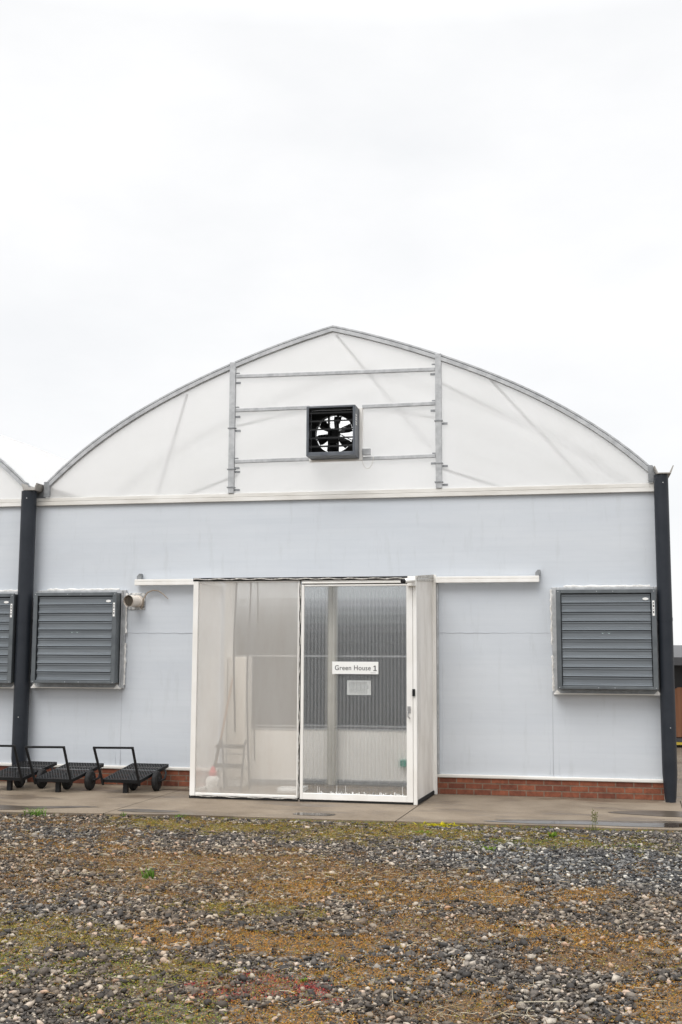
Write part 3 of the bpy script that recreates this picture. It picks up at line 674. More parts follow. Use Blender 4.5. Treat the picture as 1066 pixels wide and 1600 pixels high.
# sign, notice, camera
sg = MB().box(-3.265, -2.628, YF - .034, YF - .028, 1.712, 1.878).build('sign', M['clean'], None, origin=(-2.95, YF - .03, 1.71))
tag(sg, 'white name plate reading Green House 1 on the sliding door', 'sign')
fc = bpy.data.curves.new('lettering', 'FONT'); fc.body = 'Green House'; fc.size = .107; fc.align_x = 'CENTER'; fc.align_y = 'CENTER'; fc.extrude = .0008; fc.offset = .0002; fc.space_character = 1.06
fo = bpy.data.objects.new('tmp', fc); COL.objects.link(fo); bpy.context.view_layer.update()
tm = bpy.data.meshes.new_from_object(fo.evaluated_get(bpy.context.evaluated_depsgraph_get())); bpy.data.objects.remove(fo)
lt = bpy.data.objects.new('lettering', tm); COL.objects.link(lt); tm.materials.clear(); tm.materials.append(M['ink'])
wd = max(v.co.x for v in tm.vertices) - min(v.co.x for v in tm.vertices)
lt.parent = sg; lt.rotation_euler = (R(90), 0, 0); k = .495 / wd; lt.scale = (k, min(k * 1.08, 1.3), 1); lt.location = (-.030, -.0052, .082)
xn, zn = -2.95 + .278, 1.755
MB().prism([(xn - .024, zn), (xn + .024, zn), (xn + .024, zn + .009), (xn + .007, zn + .009), (xn + .007, zn + .072), (xn - .004, zn + .072), (xn - .022, zn + .060), (xn - .022, zn + .050), (xn - .006, zn + .058), (xn - .006, zn + .009), (xn - .024, zn + .009)], YF - .0356, YF - .0341).build('numeral', M['ink'], sg)
MB().box(-2.735, -2.665, YF - .0352, YF - .0341, 1.727, 1.731).build('fine_print', M['ink'], sg)
nt_ = MB().box(-3.075, -2.745, YF + .045, YF + .047, 1.43, 1.625).build('notice', M['paper'], None, origin=(-2.9, YF + .046, 1.43))
tag(nt_, 'sheet of white paper taped behind the ribbed door pane', 'notice')
ink = MB()
for i, z in enumerate(np.arange(1.60, 1.45, -.016)):
    ink.box(-3.045, -3.045 + random.choice((.25, .27, .18, .24)), YF + .0435, YF + .0448, z - .0025, z + .0015)
ink.build('text_line', surf('notice_ink', (.22, .22, .22), rough=.7), None).parent = nt_
bpy.data.objects['text_line'].location = (2.9, -(YF + .046), -1.43)
sc = empty('security_camera', (-2.16, YF - .05, 2.97), 'white bullet security camera on the top right corner of the doorway', 'camera')
MB().box(-2.225, -2.112, YF - .075, YF - .032, 2.895, 3.03).build('mount_box', M['white'], sc, bevel=.008)
MB().tube([(-2.125, YF - .12, 2.975), (-2.24, YF - .22, 2.955)], .032, 20).tube([(-2.15, YF - .075, 2.975), (-2.15, YF - .13, 2.97)], .02, 12).build('body', M['clean'], sc, smooth=True)
MB().tube([(-2.241, YF - .2205, 2.955), (-2.272, YF - .247, 2.949)], [.0325, .034], 20).build('lens_hood', M['black'], sc, smooth=True)

# ------------------------------------------------------------------ door track covers, stub pipe
def track(x0, x1, bx, label):
    o = MB().box(x0, x1, -.15, -.06, 3.01, 3.06).box(x0, x1, -.145, -.06, 3.064, 3.10).box(x0 + .003, x1 - .003, -.135, -.07, 3.058, 3.066).build('track_cover', M['white'], None, bevel=.006, origin=((x0 + x1) / 2, -.1, 3.01))
    b = MB().prism([(bx - .035, 3.103), (bx + .035, 3.103), (bx + .035, 3.19), (bx, 3.19), (bx - .035, 3.15)], -.09, -.02)
    b.box(x0, x1, -.06, -.05, 3.02, 3.03)
    c = b.build('bracket', M['galv_dark'], None); c.parent = o; c.location = -o.location
    return tag(o, label, 'door track', 'white covers over the sliding door track')
track(-6.61, -5.285, -6.56, 'long white track cover between the stub pipe and the porch')
track(-1.98, -.50, -.52, 'white track cover on the wall right of the porch')
wp = empty('stub_pipe', (-6.63, 0, 2.76), 'cut cream pipe stub with a trailing cable poking out of the grey wall', 'pipe')
MB().box(-6.745, -6.475, -.026, -.012, 2.64, 2.90).build('mounting_plate', surf('mottled_plate', (.30, .31, .32), (.72, .71, .69), scale=16, rough=.4, metal=.4, lo=.42, hi=.58), wp, bevel=.004)
a, b = Vector((-6.585, -.02, 2.77)), Vector((-6.635, -.31, 2.765))
MB().tube([a, a.lerp(b, .2), a.lerp(b, .2), a.lerp(b, .55), a.lerp(b, .55), b], [.092, .092, .080, .080, .086, .086], 28, cap=False).tube([a.lerp(b, .02), a.lerp(b, .96)], [.074, .074], 28, cap=False).build('pipe', M['tan_pipe'], wp, smooth=True)
MB().tube([a.lerp(b, .88), a.lerp(b, .93)], [.075, .075], 24).build('bore_shade_disc', surf('bore_shade', (.035, .028, .02), (.06, .048, .035), scale=30, rough=.9), wp)  # disc coloured dark for the shade inside the open pipe
MB().tube([(-6.50, -.06, 2.70), (-6.49, -.07, 2.80), (-6.42, -.08, 2.90), (-6.33, -.09, 2.935), (-6.24, -.09, 2.925), (-6.16, -.08, 2.87), (-6.09, -.06, 2.80)], [.010, .010, .010, .010, .009, .008, .005], 8).tube([(-6.53, -.05, 2.66), (-6.50, -.06, 2.70), (-6.51, -.06, 2.78)], .012, 8).build('cable', M['cord'], wp, smooth=True)

# ------------------------------------------------------------------ things inside the porch
cb = empty('cabinet', (-5.0, .38, 0), 'tall white cabinet behind the cloudy porch panel', 'cabinet')
c = MB().box(-5.205, -4.915, .20, .535, .10, 1.93).build('body', M['cabinet'], cb, bevel=.008)
MB().box(-5.20, -4.92, .19, .199, .14, 1.90).build('door', M['cabinet'], cb, bevel=.004)
MB().box(-5.19, -4.93, .22, .53, .0, .099).build('plinth', M['clean'], cb)
pp = MB().box(-4.914, -4.911, .25, .36, 1.52, 1.74).build('notice_sheet', M['paper'], cb)
k_ = MB()
for z in (1.69, 1.66, 1.62, 1.59): k_.box(-4.9108, -4.9098, .28, .33, z - .008, z + .006)
k_.build('print', M['ink'], pp)
ld = empty('step_ladder', (-5.0, -.28, 0), 'small two-step folding ladder dimly seen behind the cloudy panel', 'step ladder')
for x, sx in ((-5.19, -.05), (-4.80, .03)):
    MB().tube([(x + sx, -.50, 0), (x, -.22, .66), (x + .01, -.20, .715), (x + .022, -.17, .70), (x + .03, -.15, .64), (x + .02, .02, 0)], .016, 8).build('leg', M['ladder'], ld, smooth=True)
for z, y in ((.63, -.27), (.36, -.37)):
    MB().box(-5.19, -4.80, y - .12, y + .10, z - .02, z + .02).build('step', bpy.data.materials.get('step_grey') or surf('step_grey', (.06, .06, .06), rough=.7), ld)
for z in (.30, .50): MB().tube([(-5.195, -.06, z), (-4.795, -.06, z)], .01, 6).build('stretcher', M['galv_dark'], ld)
jg = empty('plastic_jug', (-5.15, -.62, 0), 'white plastic jug with pink top standing by the step ladder', 'jug')
MB().lathe((-5.15, -.62, 0), [(.085, .0), (.098, .02), (.10, .17), (.085, .215), (.045, .24), (.03, .25)], 24).build('body', M['clean'], jg, smooth=True)
MB().lathe((-5.15, -.62, 0), [(.05, .245), (.055, .29), (.04, .31), (.03, .35), (.012, .37)], 16).build('cap', M['pink'], jg, smooth=True)
MB().tube([(-5.15 + .115 * math.cos(t), -.62 - .05, .20 - .14 * math.sin(t)) for t in np.linspace(0, math.pi, 14)], .004, 6).build('handle', M['galv_dark'], jg)
bm_ = empty('broom', (-5.25, -.30, 0), 'long-handled broom leaning behind the step ladder', 'broom')
MB().tube([(-5.25, -.33, .10), (-5.10, .12, 1.60)], .014, 8).build('handle', M['wood'], bm_, smooth=True)
MB().hexa([(-5.36, -.37, .0), (-5.14, -.37, .0), (-5.14, -.29, .0), (-5.36, -.29, .0), (-5.32, -.36, .12), (-5.18, -.36, .12), (-5.18, -.30, .12), (-5.32, -.30, .12)]).build('brush', surf('bristle', (.35, .16, .14), (.45, .25, .2), scale=60, rough=.9), bm_)
ty = MB().box(-4.26, -3.90, -.38, -.10, .0, .03).box(-4.26, -4.24, -.38, -.10, .03, .06).box(-3.92, -3.90, -.38, -.10, .03, .06).box(-4.24, -3.92, -.12, -.10, .03, .06).build('tray', M['clean'], None, origin=(-4.08, -.24, 0))
tag(ty, 'shallow white tray on the porch floor near the door edge', 'tray')
gb = MB().box(-2.64, -2.53, .50, .577, .30, .40).build('green_box', M['green'], None, bevel=.008, origin=(-2.58, .54, .3))
tag(gb, 'small green box fixed low behind the ribbed door', 'box')
for i, (x, l, zb) in enumerate(((-4.70, 'hanging dark cable nearest the white cabinet inside the porch', .9), (-4.51, 'middle one of the three dark cables hanging inside the porch', .6), (-4.41, 'dark hanging cable closest to the sliding door inside the porch', .5))):
    y = -1.10 + .03 * i
    o = MB().tube([(0 + .018 * math.sin(z * 2.3 + i), 0, z - 3.0) for z in np.linspace(3.0, zb, 18)], .013 - .002 * i, 6).build('cable', M['ink'], None, smooth=True)
    o.location = (x, y, 3.0); tag(o, l, 'cable', 'cables hanging in the porch')

# ------------------------------------------------------------------ trolleys
def trolley(label):
    root = empty('platform_trolley', (-6.345, -.93, 0), label, 'trolley', 'black platform trolleys on the concrete')
    P00, P10, P01, P11 = Vector((-6.655, -1.02, .192)), Vector((-6.105, -1.02, .192)), Vector((-6.565, -.13, .335)), Vector((-6.01, -.13, .335))
    nrm = (P10 - P00).cross(P01 - P00).normalized()
    def pt(u, v, h=0): return P00.lerp(P10, u).lerp(P01.lerp(P11, u), v) + nrm * h
    mb = MB()
    for a, b in (((0, 0), (1, 0)), ((1, 0), (1, 1)), ((1, 1), (0, 1)), ((0, 1), (0, 0))): mb.bar(pt(*a, -.02), pt(*b, -.02), .022, .045, nrm)
    for v in (.25, .5, .75): mb.bar(pt(.02, v, -.02), pt(.98, v, -.02), .02, .03, nrm)
    fr_ = mb.build('deck_frame', M['black'], root)
    mb = MB(); n = 16; W_, L_ = .55, .90
    for sgn in (1, -1):
        for k in range(-40, 60):
            c = k * .042
            # line: u*W + sgn*.6*v*L = c
            pts = []
            for v in (0, 1):
                u = (c - sgn * .62 * v * L_) / W_
                pts.append((u, v))
            (u0, v0), (u1, v1) = pts
            t0, t1 = 0, 1
            du = u1 - u0
            lo, hi = sorted(((0 - u0) / du, (1 - u0) / du)); t0 = max(0, lo); t1 = min(1, hi)
            if t1 - t0 < .03: continue
            mb.bar(pt(u0 + du * t0, t0, .001 * sgn), pt(u0 + du * t1, t1, .001 * sgn), .012, .005, nrm)
    mb.build('deck_mesh', surf('worn_mesh', (.008, .0085, .009), (.035, .035, .036), scale=25, rough=.5, spec=.3), root)
    MB().bar(pt(.03, .58, .004), pt(.97, .58, .004), .012, .004, nrm).build('weld_strip', M['galv_dark'], root)
    L, Rr = Vector((-6.707, -1.25, .652)), Vector((-6.130, -1.25, .660)); bl, br = pt(.0, 0, -.05), pt(1, 0, -.05)
    MB().bar(bl + Vector((0, .0, -.03)), L, .03, .03, (0, 1, 0)).bar(br + Vector((0, 0, -.03)), Rr, .03, .03, (0, 1, 0)).bar(L - Vector((.015, 0, 0)), Rr + Vector((.015, 0, 0)), .03, .03).build('handle', M['black'], root, bevel=.004)
    MB().box(-6.375, -6.31, -.965, -.90, 0, .165).box(-6.41, -6.28, -.975, -.88, .14, .165).build('leg', M['black'], root, bevel=.004)
    for x in (-6.36, -6.005):
        w = MB().lathe((x, -.60, .14), [(.085, -.038), (.125, -.036), (.14, -.02), (.14, .02), (.125, .036), (.085, .038)], 24, 'x').build('wheel', M['rubber'], root, smooth=True)
        MB().lathe((x, -.60, .14), [(.03, -.05), (.083, -.030), (.083, .030), (.03, .05)], 16, 'x').build('rim', M['black'], w)
        s = .055 if x > -6.2 else -.05
        MB().tube([(x, -.60, .14), (x + s, -.60, .14), (x + s * 1.3, -.46, .16), (x + s * .9, -.36, .23), (x + s * .2, -.30, .27)], .016, 8).box(x - .05, x + .03, -.66, -.56, .20 if x < -6.2 else .25, .235 if x < -6.2 else .262).build('fork', M['black'], root, smooth=True)
    return root
tr = trolley('black mesh trolley nearest the porch')
for dx, dy, l in ((-.975, -.13, 'black mesh trolley second from the porch, under the left vent'), (-1.745, -.10, 'black mesh trolley at the foot of the left downpipe'), (-2.86, -.06, 'black mesh trolley almost out of the photo at the left edge')):
    c = copy_tree(tr); c.location.x += dx; c.location.y += dy; tag(c, l)

# ------------------------------------------------------------------ ground
g = MB()
g.add([(-300, -120, -.035), (300, -120, -.035), (300, 400, -.035), (-300, 400, -.035)], [(0, 1, 2, 3)])
tag(g.build('ground', M['soil']), kind='structure')
def edge_np(x):
    return -2.72 + np.interp(x, [-12, -7.1, -4.9, -2.8, -.8, 1.2, 4], [-.5, -.40, -.12, -.07, .02, .02, .04]) + .02 * (fbm(x * 1.3, x * 0 + 3.3, 5, 3) - .5)
def edge_y(x):
    return -2.72 + float(np.interp(x, [-12, -7.1, -4.9, -2.8, -.8, 1.2, 4], [-.5, -.40, -.12, -.07, .02, .02, .04])) + .02 * (float(fbm(np.array([x * 1.3]), np.array([3.3]), 5, 3)[0]) - .5)
mb = MB()
def slab(xa, xb, slant=True, back=-.02):
    n = max(2, int((xb - xa) / .12)); xs = np.linspace(xa, xb, n + 1)
    top = [(x - .07 * (slant and x in (xs[0], xs[-1])) * 1.0, edge_y(x), 0) for x in xs]
    vs = []; m_ = len(top)
    for p in top: vs.append(p)
    for x in xs: vs.append((x + .07 * (slant and x in (xs[0], xs[-1])), back, 0))
    for p in top: vs.append((p[0], p[1] + .004, -.10))
    fs = [(i, i + 1, m_ + i + 1, m_ + i) for i in range(m_ - 1)] + [(i, 2 * m_ + i, 2 * m_ + i + 1, i + 1) for i in range(m_ - 1)]
    mb.add(vs, fs)
for a, b in ((-16, -9.42), (-9.41, -5.752), (-5.74, -2.098), (-2.086, 1.275)): slab(a, b)
mb.box(-5.2, -2.05, -.02, .60, -.06, -.004)
mb.build('pavement', M['concrete'], fix=True); tag(bpy.data.objects['pavement'], kind='structure')
mb = MB(); mb.add([(1.213, -2.70, 0), (9, -2.62, 0), (9, 30, 0), (1.12, 30, 0), (1.12, -.008, 0), (1.357, -.008, 0), (1.213, -2.70, -.08), (9, -2.62, -.08)], [(0, 1, 2, 3, 4, 5), (0, 6, 7, 1)])
tag(mb.build('path', M['concrete']), kind='structure')
M['wet'] = surf('wet_concrete', (.055, .042, .030), (.085, .066, .048), scale=5, rough=.32)
def puddle(pts, mat='puddle', z=.004):
    pts = [Vector((x, y, z)) for x, y in pts]; n = len(pts); P = []
    for i in range(n):
        p0, p1, p2, p3 = pts[i - 1], pts[i], pts[(i + 1) % n], pts[(i + 2) % n]
        for t in (0, .25, .5, .75):
            q = .5 * ((2 * p1) + (p2 - p0) * t + (2 * p0 - 5 * p1 + 4 * p2 - p3) * t * t + (3 * p1 - p0 - 3 * p2 + p3) * t ** 3)
            P.append((q.x + random.uniform(-.01, .01), q.y + random.uniform(-.012, .012), z))
    c = MB(); c.add(P, [tuple(range(len(P)))]); tag(c.build('puddle', M[mat]), kind='structure')
puddle([(-8.2, -2.9), (-7.6, -3.0), (-7.1, -2.93), (-6.75, -2.75), (-6.3, -2.52), (-6.1, -2.42), (-6.5, -2.42), (-7.0, -2.58), (-7.6, -2.5), (-8.4, -2.42)], 'wet')
puddle([(-5.75, -2.66), (-5.5, -2.75), (-5.1, -2.70), (-4.95, -2.58), (-5.3, -2.50), (-5.6, -2.50)], 'wet')
puddle([(-3.48, -2.52), (-3.2, -2.56), (-3.0, -2.50), (-3.0, -2.36), (-3.3, -2.32), (-3.48, -2.35)])
puddle([(-1.15, -2.52), (-.6, -2.60), (.0, -2.55), (.6, -2.58), (1.15, -2.50), (1.2, -2.2), (.7, -2.28), (.1, -2.30), (-.6, -2.40)])
puddle([(-1.0, -2.40), (-.5, -2.42), (.2, -2.31), (.8, -2.27), (1.15, -2.2), (1.15, -2.02), (.6, -2.12), (-.1, -2.2), (-.7, -2.3)], 'wet', .0035)
puddle([(.35, -1.42), (.7, -1.55), (1.25, -1.62), (1.3, -1.15), (.9, -1.12), (.55, -1.25)], 'wet')
puddle([(-6.0, -.42), (-5.7, -.5), (-5.4, -.44), (-5.5, -.34), (-5.8, -.32)], 'wet')

# moss / soil pattern on the gravel bed: (x, y, rx, ry, strength, colour index)
OL, OR, RU, RE, YE, GR = range(6)
TONE = np.array([(.26, .225, .05), (.40, .205, .05), (.28, .16, .075), (.38, .075, .07), (.52, .44, .03), (.20, .235, .05)])
PATCH = [(-6.2, -3.9, 2.2, .8, .35, RU), (-3.2, -3.5, 2.4, .55, .75, OL), (-.2, -3.85, .75, .25, 1.1, GR), (-1.2, -3.3, 1.6, .25, .8, OL), (-3.4, -6.4, 2.6, 1.1, .55, RU), (-5.2, -7.0, 1.5, .5, .4, RU),
         (-3.4, -5.9, 2.4, .75, .75, RU), (-1.7, -6.7, 1.5, .7, .8, OR), (-4.6, -5.4, 1.3, .5, .5, OR), (-3.7, -8.75, .8, .4, .85, OL), (-2.9, -8.6, .6, .3, .6, OR), (-3.2, -9.45, .6, .3, .75, GR), (-2.5, -9.3, .4, .25, .6, OL),
         (-2.2, -8.5, 1.1, .38, 1.0, OR), (-1.35, -9.1, .45, .5, .9, OR), (-1.75, -9.55, .45, .30, .62, RE), (-.1, -7.95, 1.0, .3, .9, OR), (.2, -8.6, .6, .22, .8, RU), (-1.2, -8.0, .8, .35, .8, RU),
         (-2.35, -10.25, .35, .2, .9, GR), (-1.6, -10.2, .3, .25, .9, OR), (-.7, -9.9, .35, .25, .7, RU), (.45, -9.4, .3, .5, .8, OR), (-3.9, -9.9, .4, .3, .2, OL), (-2.6, -7.6, .9, .25, .5, OL)]
def moss_field(x, y):
    best = np.zeros_like(x); idx = np.zeros(len(x), int)
    nz = fbm(x * 1.6, y * 2.2, 21, 5); n2 = fbm(x * 7, y * 8, 33, 3)
    for (px, py, rx, ry, s, ci) in PATCH:
        q = s * np.exp(-(((x - px) / rx) ** 2 + ((y - py) / ry) ** 2) * .9)
        m_ = q > best; best = np.where(m_, q, best); idx = np.where(m_, ci, idx)
    ed = edge_np(x) - y
    e = np.where((x > -4.3) & (ed < .16), np.exp(-(ed / .10) ** 2) * np.where(x > -2.9, 1.5, 1.1), 0)
    m_ = e > best; best = np.where(m_, e, best); idx = np.where(m_, GR, idx)
    yl = np.exp(-((x + 1.62) / .30) ** 2) * np.exp(-(ed / .13) ** 2) * 1.3
    m_ = yl > best; best = np.where(m_, yl, best); idx = np.where(m_, YE, idx)
    n3 = fbm(x * 18, y * 20, 44, 2)
    return best * .80 + (nz - .5) * 1.2 + (n2 - .5) * 1.1 + (n3 - .5) * .7 - .02, idx, ed
def cloud(n_per_m2, y0=-11.4, y1=-2.5):
    n = int(n_per_m2 * (y1 - y0) * 18.5); y = rng.uniform(y0, y1, n); x = rng.uniform(-12.8, 5.7, n)
    dep = y + 16.6
    lx, rx = -.62 * dep - 2.8, .13 * dep + 2.8
    k = (x > lx) & (x < rx); x, y = x[k], y[k]
    ed = edge_np(x) - y
    k = ed > .015
    return x[k], y[k]
def mesh_np(name, V, F, mat, attrs=()):
    me = bpy.data.meshes.new(name); nf = len(F); k = F.shape[1]
    me.vertices.add(len(V)); me.vertices.foreach_set('co', V.astype(np.float32).ravel())
    me.loops.add(nf * k); me.loops.foreach_set('vertex_index', F.astype(np.int32).ravel())
    me.polygons.add(nf); me.polygons.foreach_set('loop_start', np.arange(0, nf * k, k, dtype=np.int32))
    for an, tp, data in attrs:
        a = me.attributes.new(an, tp, 'POINT'); a.data.foreach_set('value' if tp == 'FLOAT' else 'color', data.astype(np.float32).ravel())
    me.update(calc_edges=True); me.materials.append(mat)
    o = bpy.data.objects.new(name, me); COL.objects.link(o); return o
def rot_rand(n, tilt):
    a = rng.uniform(0, 2 * np.pi, n); b = rng.normal(0, tilt, n); c = rng.normal(0, tilt, n)
    ca, sa, cb_, sb, cc, sc_ = np.cos(a), np.sin(a), np.cos(b), np.sin(b), np.cos(c), np.sin(c)
    z = np.zeros(n); o = np.ones(n)
    Rz = np.stack([np.stack([ca, -sa, z], -1), np.stack([sa, ca, z], -1), np.stack([z, z, o], -1)], -2)
    Rx = np.stack([np.stack([o, z, z], -1), np.stack([z, cb_, -sb], -1), np.stack([z, sb, cb_], -1)], -2)
    Ry = np.stack([np.stack([cc, z, sc_], -1), np.stack([z, o, z], -1), np.stack([-sc_, z, cc], -1)], -2)
    return Rz @ Rx @ Ry
# stones
x, y = cloud(2600)
m, idx, ed = moss_field(x, y)
dens = np.clip(1.12 - 1.0 * np.clip(m, 0, 1) * 1.35, .12, 1)
dark = np.exp(-(((x + 6.0) / 2.6) ** 2 + ((y + 3.8) / .8) ** 2))
dens *= 1 - .55 * dark
k = rng.random(len(x)) < dens; x, y, m, ed = x[k], y[k], m[k], ed[k]
n = len(x)
t_ = (1 + 5 ** .5) / 2
ico = np.array([(-1, t_, 0), (1, t_, 0), (-1, -t_, 0), (1, -t_, 0), (0, -1, t_), (0, 1, t_), (0, -1, -t_), (0, 1, -t_), (t_, 0, -1), (t_, 0, 1), (-t_, 0, -1), (-t_, 0, 1)]) / math.sqrt(1 + t_ * t_)
icf = np.array([(0, 11, 5), (0, 5, 1), (0, 1, 7), (0, 7, 10), (0, 10, 11), (1, 5, 9), (5, 11, 4), (11, 10, 2), (10, 7, 6), (7, 1, 8), (3, 9, 4), (3, 4, 2), (3, 2, 6), (3, 6, 8), (3, 8, 9), (4, 9, 5), (2, 4, 11), (6, 2, 10), (8, 6, 7), (9, 8, 1)])
size = np.clip(rng.lognormal(math.log(.0098), .52, n), .004, .034)
size *= np.where(m > .35, .8, 1.0)
V = ico[None] * rng.uniform(.58, 1.28, (n, 12, 1)) * np.stack([rng.uniform(.85, 1.45, n), rng.uniform(.7, 1.1, n), rng.uniform(.4, .8, n)], -1)[:, None, :] * size[:, None, None]
V = np.einsum('nij,nkj->nki', rot_rand(n, .35), V)
hgt = .03 * fbm(x * 1.6, y * 1.6, 55, 4) - .006
V += np.stack([x, y, -.034 + size * .2 + hgt * .6 + rng.uniform(-.004, .010, n)], -1)[:, None, :]
brown = np.clip(.25 + 1.1 * (fbm(x * .7, y * .9, 77, 4) - .5) + .75 * np.exp(-(((x + 3.6) / 2.4) ** 2 + ((y + 6.2) / 1.3) ** 2)) - .55 * np.exp(-(((x + .3) / 1.8) ** 2 + ((y + 5.4) / 1.2) ** 2)) + .5 * dark[k] if False else .56 + 1.2 * (fbm(x * .7, y * .9, 77, 4) - .5) + .75 * np.exp(-(((x + 3.6) / 2.4) ** 2 + ((y + 6.2) / 1.3) ** 2)) - .62 * np.exp(-(((x + .3) / 2.0) ** 2 + ((y + 5.2) / 1.2) ** 2)) + .4 * np.clip(m, 0, 1), 0, 1)
F = (icf[None] + (np.arange(n) * 12)[:, None, None]).reshape(-1, 3)
gv = mesh_np('gravel', V.reshape(-1, 3), F, M['stone'], [('brown', 'FLOAT', np.repeat(brown, 12))])
tag(gv, 'grey and brown stone gravel covering the forecourt', 'gravel', kind='stuff')
# low moss and sedum mats: many small leaf faces
x, y = cloud(2300); m, idx, ed = moss_field(x, y)
k = rng.random(len(x)) < np.clip((m - .05) * 1.9, 0, 1); x, y, m, idx = x[k], y[k], m[k], idx[k]
n = len(x); q = 7
cx_ = np.repeat(x, q) + rng.normal(0, .016, n * q); cy_ = np.repeat(y, q) + rng.normal(0, .016, n * q); cz_ = -.030 + np.abs(rng.normal(0, .010, n * q)) + .006
s_ = rng.uniform(.004, .0095, n * q)
tri = rng.normal(0, 1, (n * q, 3, 3)); tri /= np.linalg.norm(tri, axis=2, keepdims=True); tri[:, :, 2] *= .7
V = tri * s_[:, None, None] + np.stack([cx_, cy_, cz_], -1)[:, None, :]
tone = TONE[idx].copy()
mixr = rng.random((n, 1)); alt = TONE[rng.integers(0, 3, n)]
tone = np.where(mixr < np.where(idx == RE, .62, .42)[:, None], alt, tone)
rn = fbm(x * 5, y * 5, 91, 2)
tone[(rn > .70) & (idx == RE)] = TONE[RE]
tone = np.repeat(tone, q, 0) * rng.uniform(.55, 1.5, (n * q, 1))
col = np.concatenate([tone, np.ones((n * q, 1))], 1)
ms = mesh_np('moss', V.reshape(-1, 3), np.arange(n * q * 3).reshape(-1, 3), M['moss'], [('tone', 'FLOAT_COLOR', np.repeat(col, 3, 0))])
tag(ms, 'orange, olive and red moss and sedum creeping through the gravel', 'moss', kind='stuff')
# dry straw and twigs
SV = []; SF = []; SC = []
for i in range(9000):
    if i < 22: x, y, l = -.65 + random.gauss(0, .25), -9.95 + random.gauss(0, .12), random.uniform(.10, .30)
    else: x, y, l = random.uniform(-7, 1.6), random.uniform(-10.8, -3.0), abs(random.gauss(.035, .04)) + .015
    if i >= 22 and random.random() > .22 + .8 * math.exp(-((x + 3) / 2.6) ** 2 - ((y + 6.2) / 1.2) ** 2): continue
    a = random.uniform(0, 2 * math.pi); b = random.gauss(0, .5); c0 = len(SV); r = random.uniform(.0012, .0026); tc = random.choice(((.40, .33, .22), (.30, .22, .13), (.50, .45, .34), (.16, .10, .06)))
    p = Vector((x, y, random.uniform(-.012, .012)))
    nseg = 4
    for j in range(nseg + 1):
        d_ = Vector((math.cos(a), math.sin(a), 0)); sd = Vector((-d_.y, d_.x, 0)) * r
        SV += [p - sd, p + sd, p + Vector((0, 0, r * 1.5))]; SC += [tc] * 3
        p = p + d_ * l / nseg + Vector((0, 0, random.gauss(0, .003))); a += b / nseg
    for j in range(nseg):
        o_ = c0 + 3 * j
        for e in range(3): e2 = (e + 1) % 3; SF.append((o_ + e, o_ + e2, o_ + 3 + e2, o_ + 3 + e))
SVn = np.array([tuple(v) for v in SV]); SCn = np.concatenate([np.array(SC), np.ones((len(SC), 1))], 1)
tag(mesh_np('dry_straw', SVn, np.array(SF), M['straw'], [('tone', 'FLOAT_COLOR', SCn)]), 'dry straw stems and twigs strewn over the gravel', 'straw', kind='stuff')

# weeds
def tuft(x, y, n, h, spread, label, name='grass_tuft', mat='grass', w=.006, group='green tufts in the gravel', broad=False):
    mb = MB()
    for i in range(n):
        a = random.uniform(0, 2 * math.pi); l = h * random.uniform(.5, 1.1); lean = random.uniform(.1, 1.0) * spread
        bx, by = random.gauss(0, spread * .35), random.gauss(0, spread * .2); e = Vector((math.cos(a), math.sin(a), 0)); sd = Vector((-e.y, e.x, 0))
        vs = []
        for t in (0, .35, .7, 1):
            c = Vector((bx, by, 0)) + e * lean * t * t + Vector((0, 0, l * (t - .25 * t * t * (lean / max(h, .01)))))
            ww = w * ((.5, 1.0, .8, .05)[(0, .35, .7, 1).index(t)] if broad else (1, .9, .6, .05)[(0, .35, .7, 1).index(t)])
            vs += [c - sd * ww, c + sd * ww]
        mb.add(vs, [(2 * i_, 2 * i_ + 1, 2 * i_ + 3, 2 * i_ + 2) for i_ in range(3)])
    o = mb.build(name, M[mat], None, fix=False); o.location = (x, y, -.03); return tag(o, label, 'weed' if name != 'grass_tuft' else 'grass', group)
tuft(-6.62, -3.17, 60, .13, .22, 'widest grass tuft, at the pavement edge below the left downpipe')
tuft(-7.22, -3.22, 22, .09, .10, 'grass blades at the pavement edge by the left border of the photo')
tuft(-3.80, -6.62, 45, .12, .07, 'lone grass tuft in the middle of the open gravel')
tuft(-4.82, -2.93, 24, .07, .14, 'low grass tuft at the pavement edge left of the porch')
tuft(-5.55, -2.93, 14, .06, .06, 'tiny grass tuft between the trolleys and the gravel')
tuft(-.30, -3.44, 22, .08, .06, 'bright broad-leaved weed near the right green moss patch', 'leafy_weed', 'leaf', .014, broad=True)
tuft(-.95, -4.43, 24, .06, .09, 'pale low weed in the grey gravel right of centre', 'leafy_weed', 'leaf', .010, broad=True)
tuft(-1.62, -2.82, 150, .055, .30, 'mat of yellow weed at the pavement edge right of the door', 'yellow_weed', 'yellow_weed', .009, broad=True)
tuft(-1.75, -3.45, 26, .05, .12, 'small olive weed below the yellow mat', 'leafy_weed', 'leaf', .008, broad=True)
st = tuft(.13, -2.88, 16, .10, .08, 'tall thin seed stalk weed before the right puddle', 'tall_weed', 'seed', .004)
mb = MB()
for i in range(3):
    h = random.uniform(.18, .27); mb.tube([(.02 * i, 0, 0), (.02 * i + .01, 0, h * .6), (.03 * i + .015, .01, h)], [.003, .0025, .0015], 5)
    for j in range(9): z = h * (.4 + .06 * j); a = j * 2.4; mb.box(.02 * i + .012 + .012 * math.cos(a) - .006, .02 * i + .012 + .012 * math.cos(a) + .006, .012 * math.sin(a) - .002, .012 * math.sin(a) + .002, z, z + .012)
o = mb.build('stalk', M['seed'], None); o.parent = st
tuft(.55, -3.9, 20, .05, .10, 'faint grass patch at the far right of the gravel')
tuft(-1.70, -9.45, 16, .035, .03, 'small bright sprout among the red moss', 'leafy_weed', 'leaf', .008, broad=True)

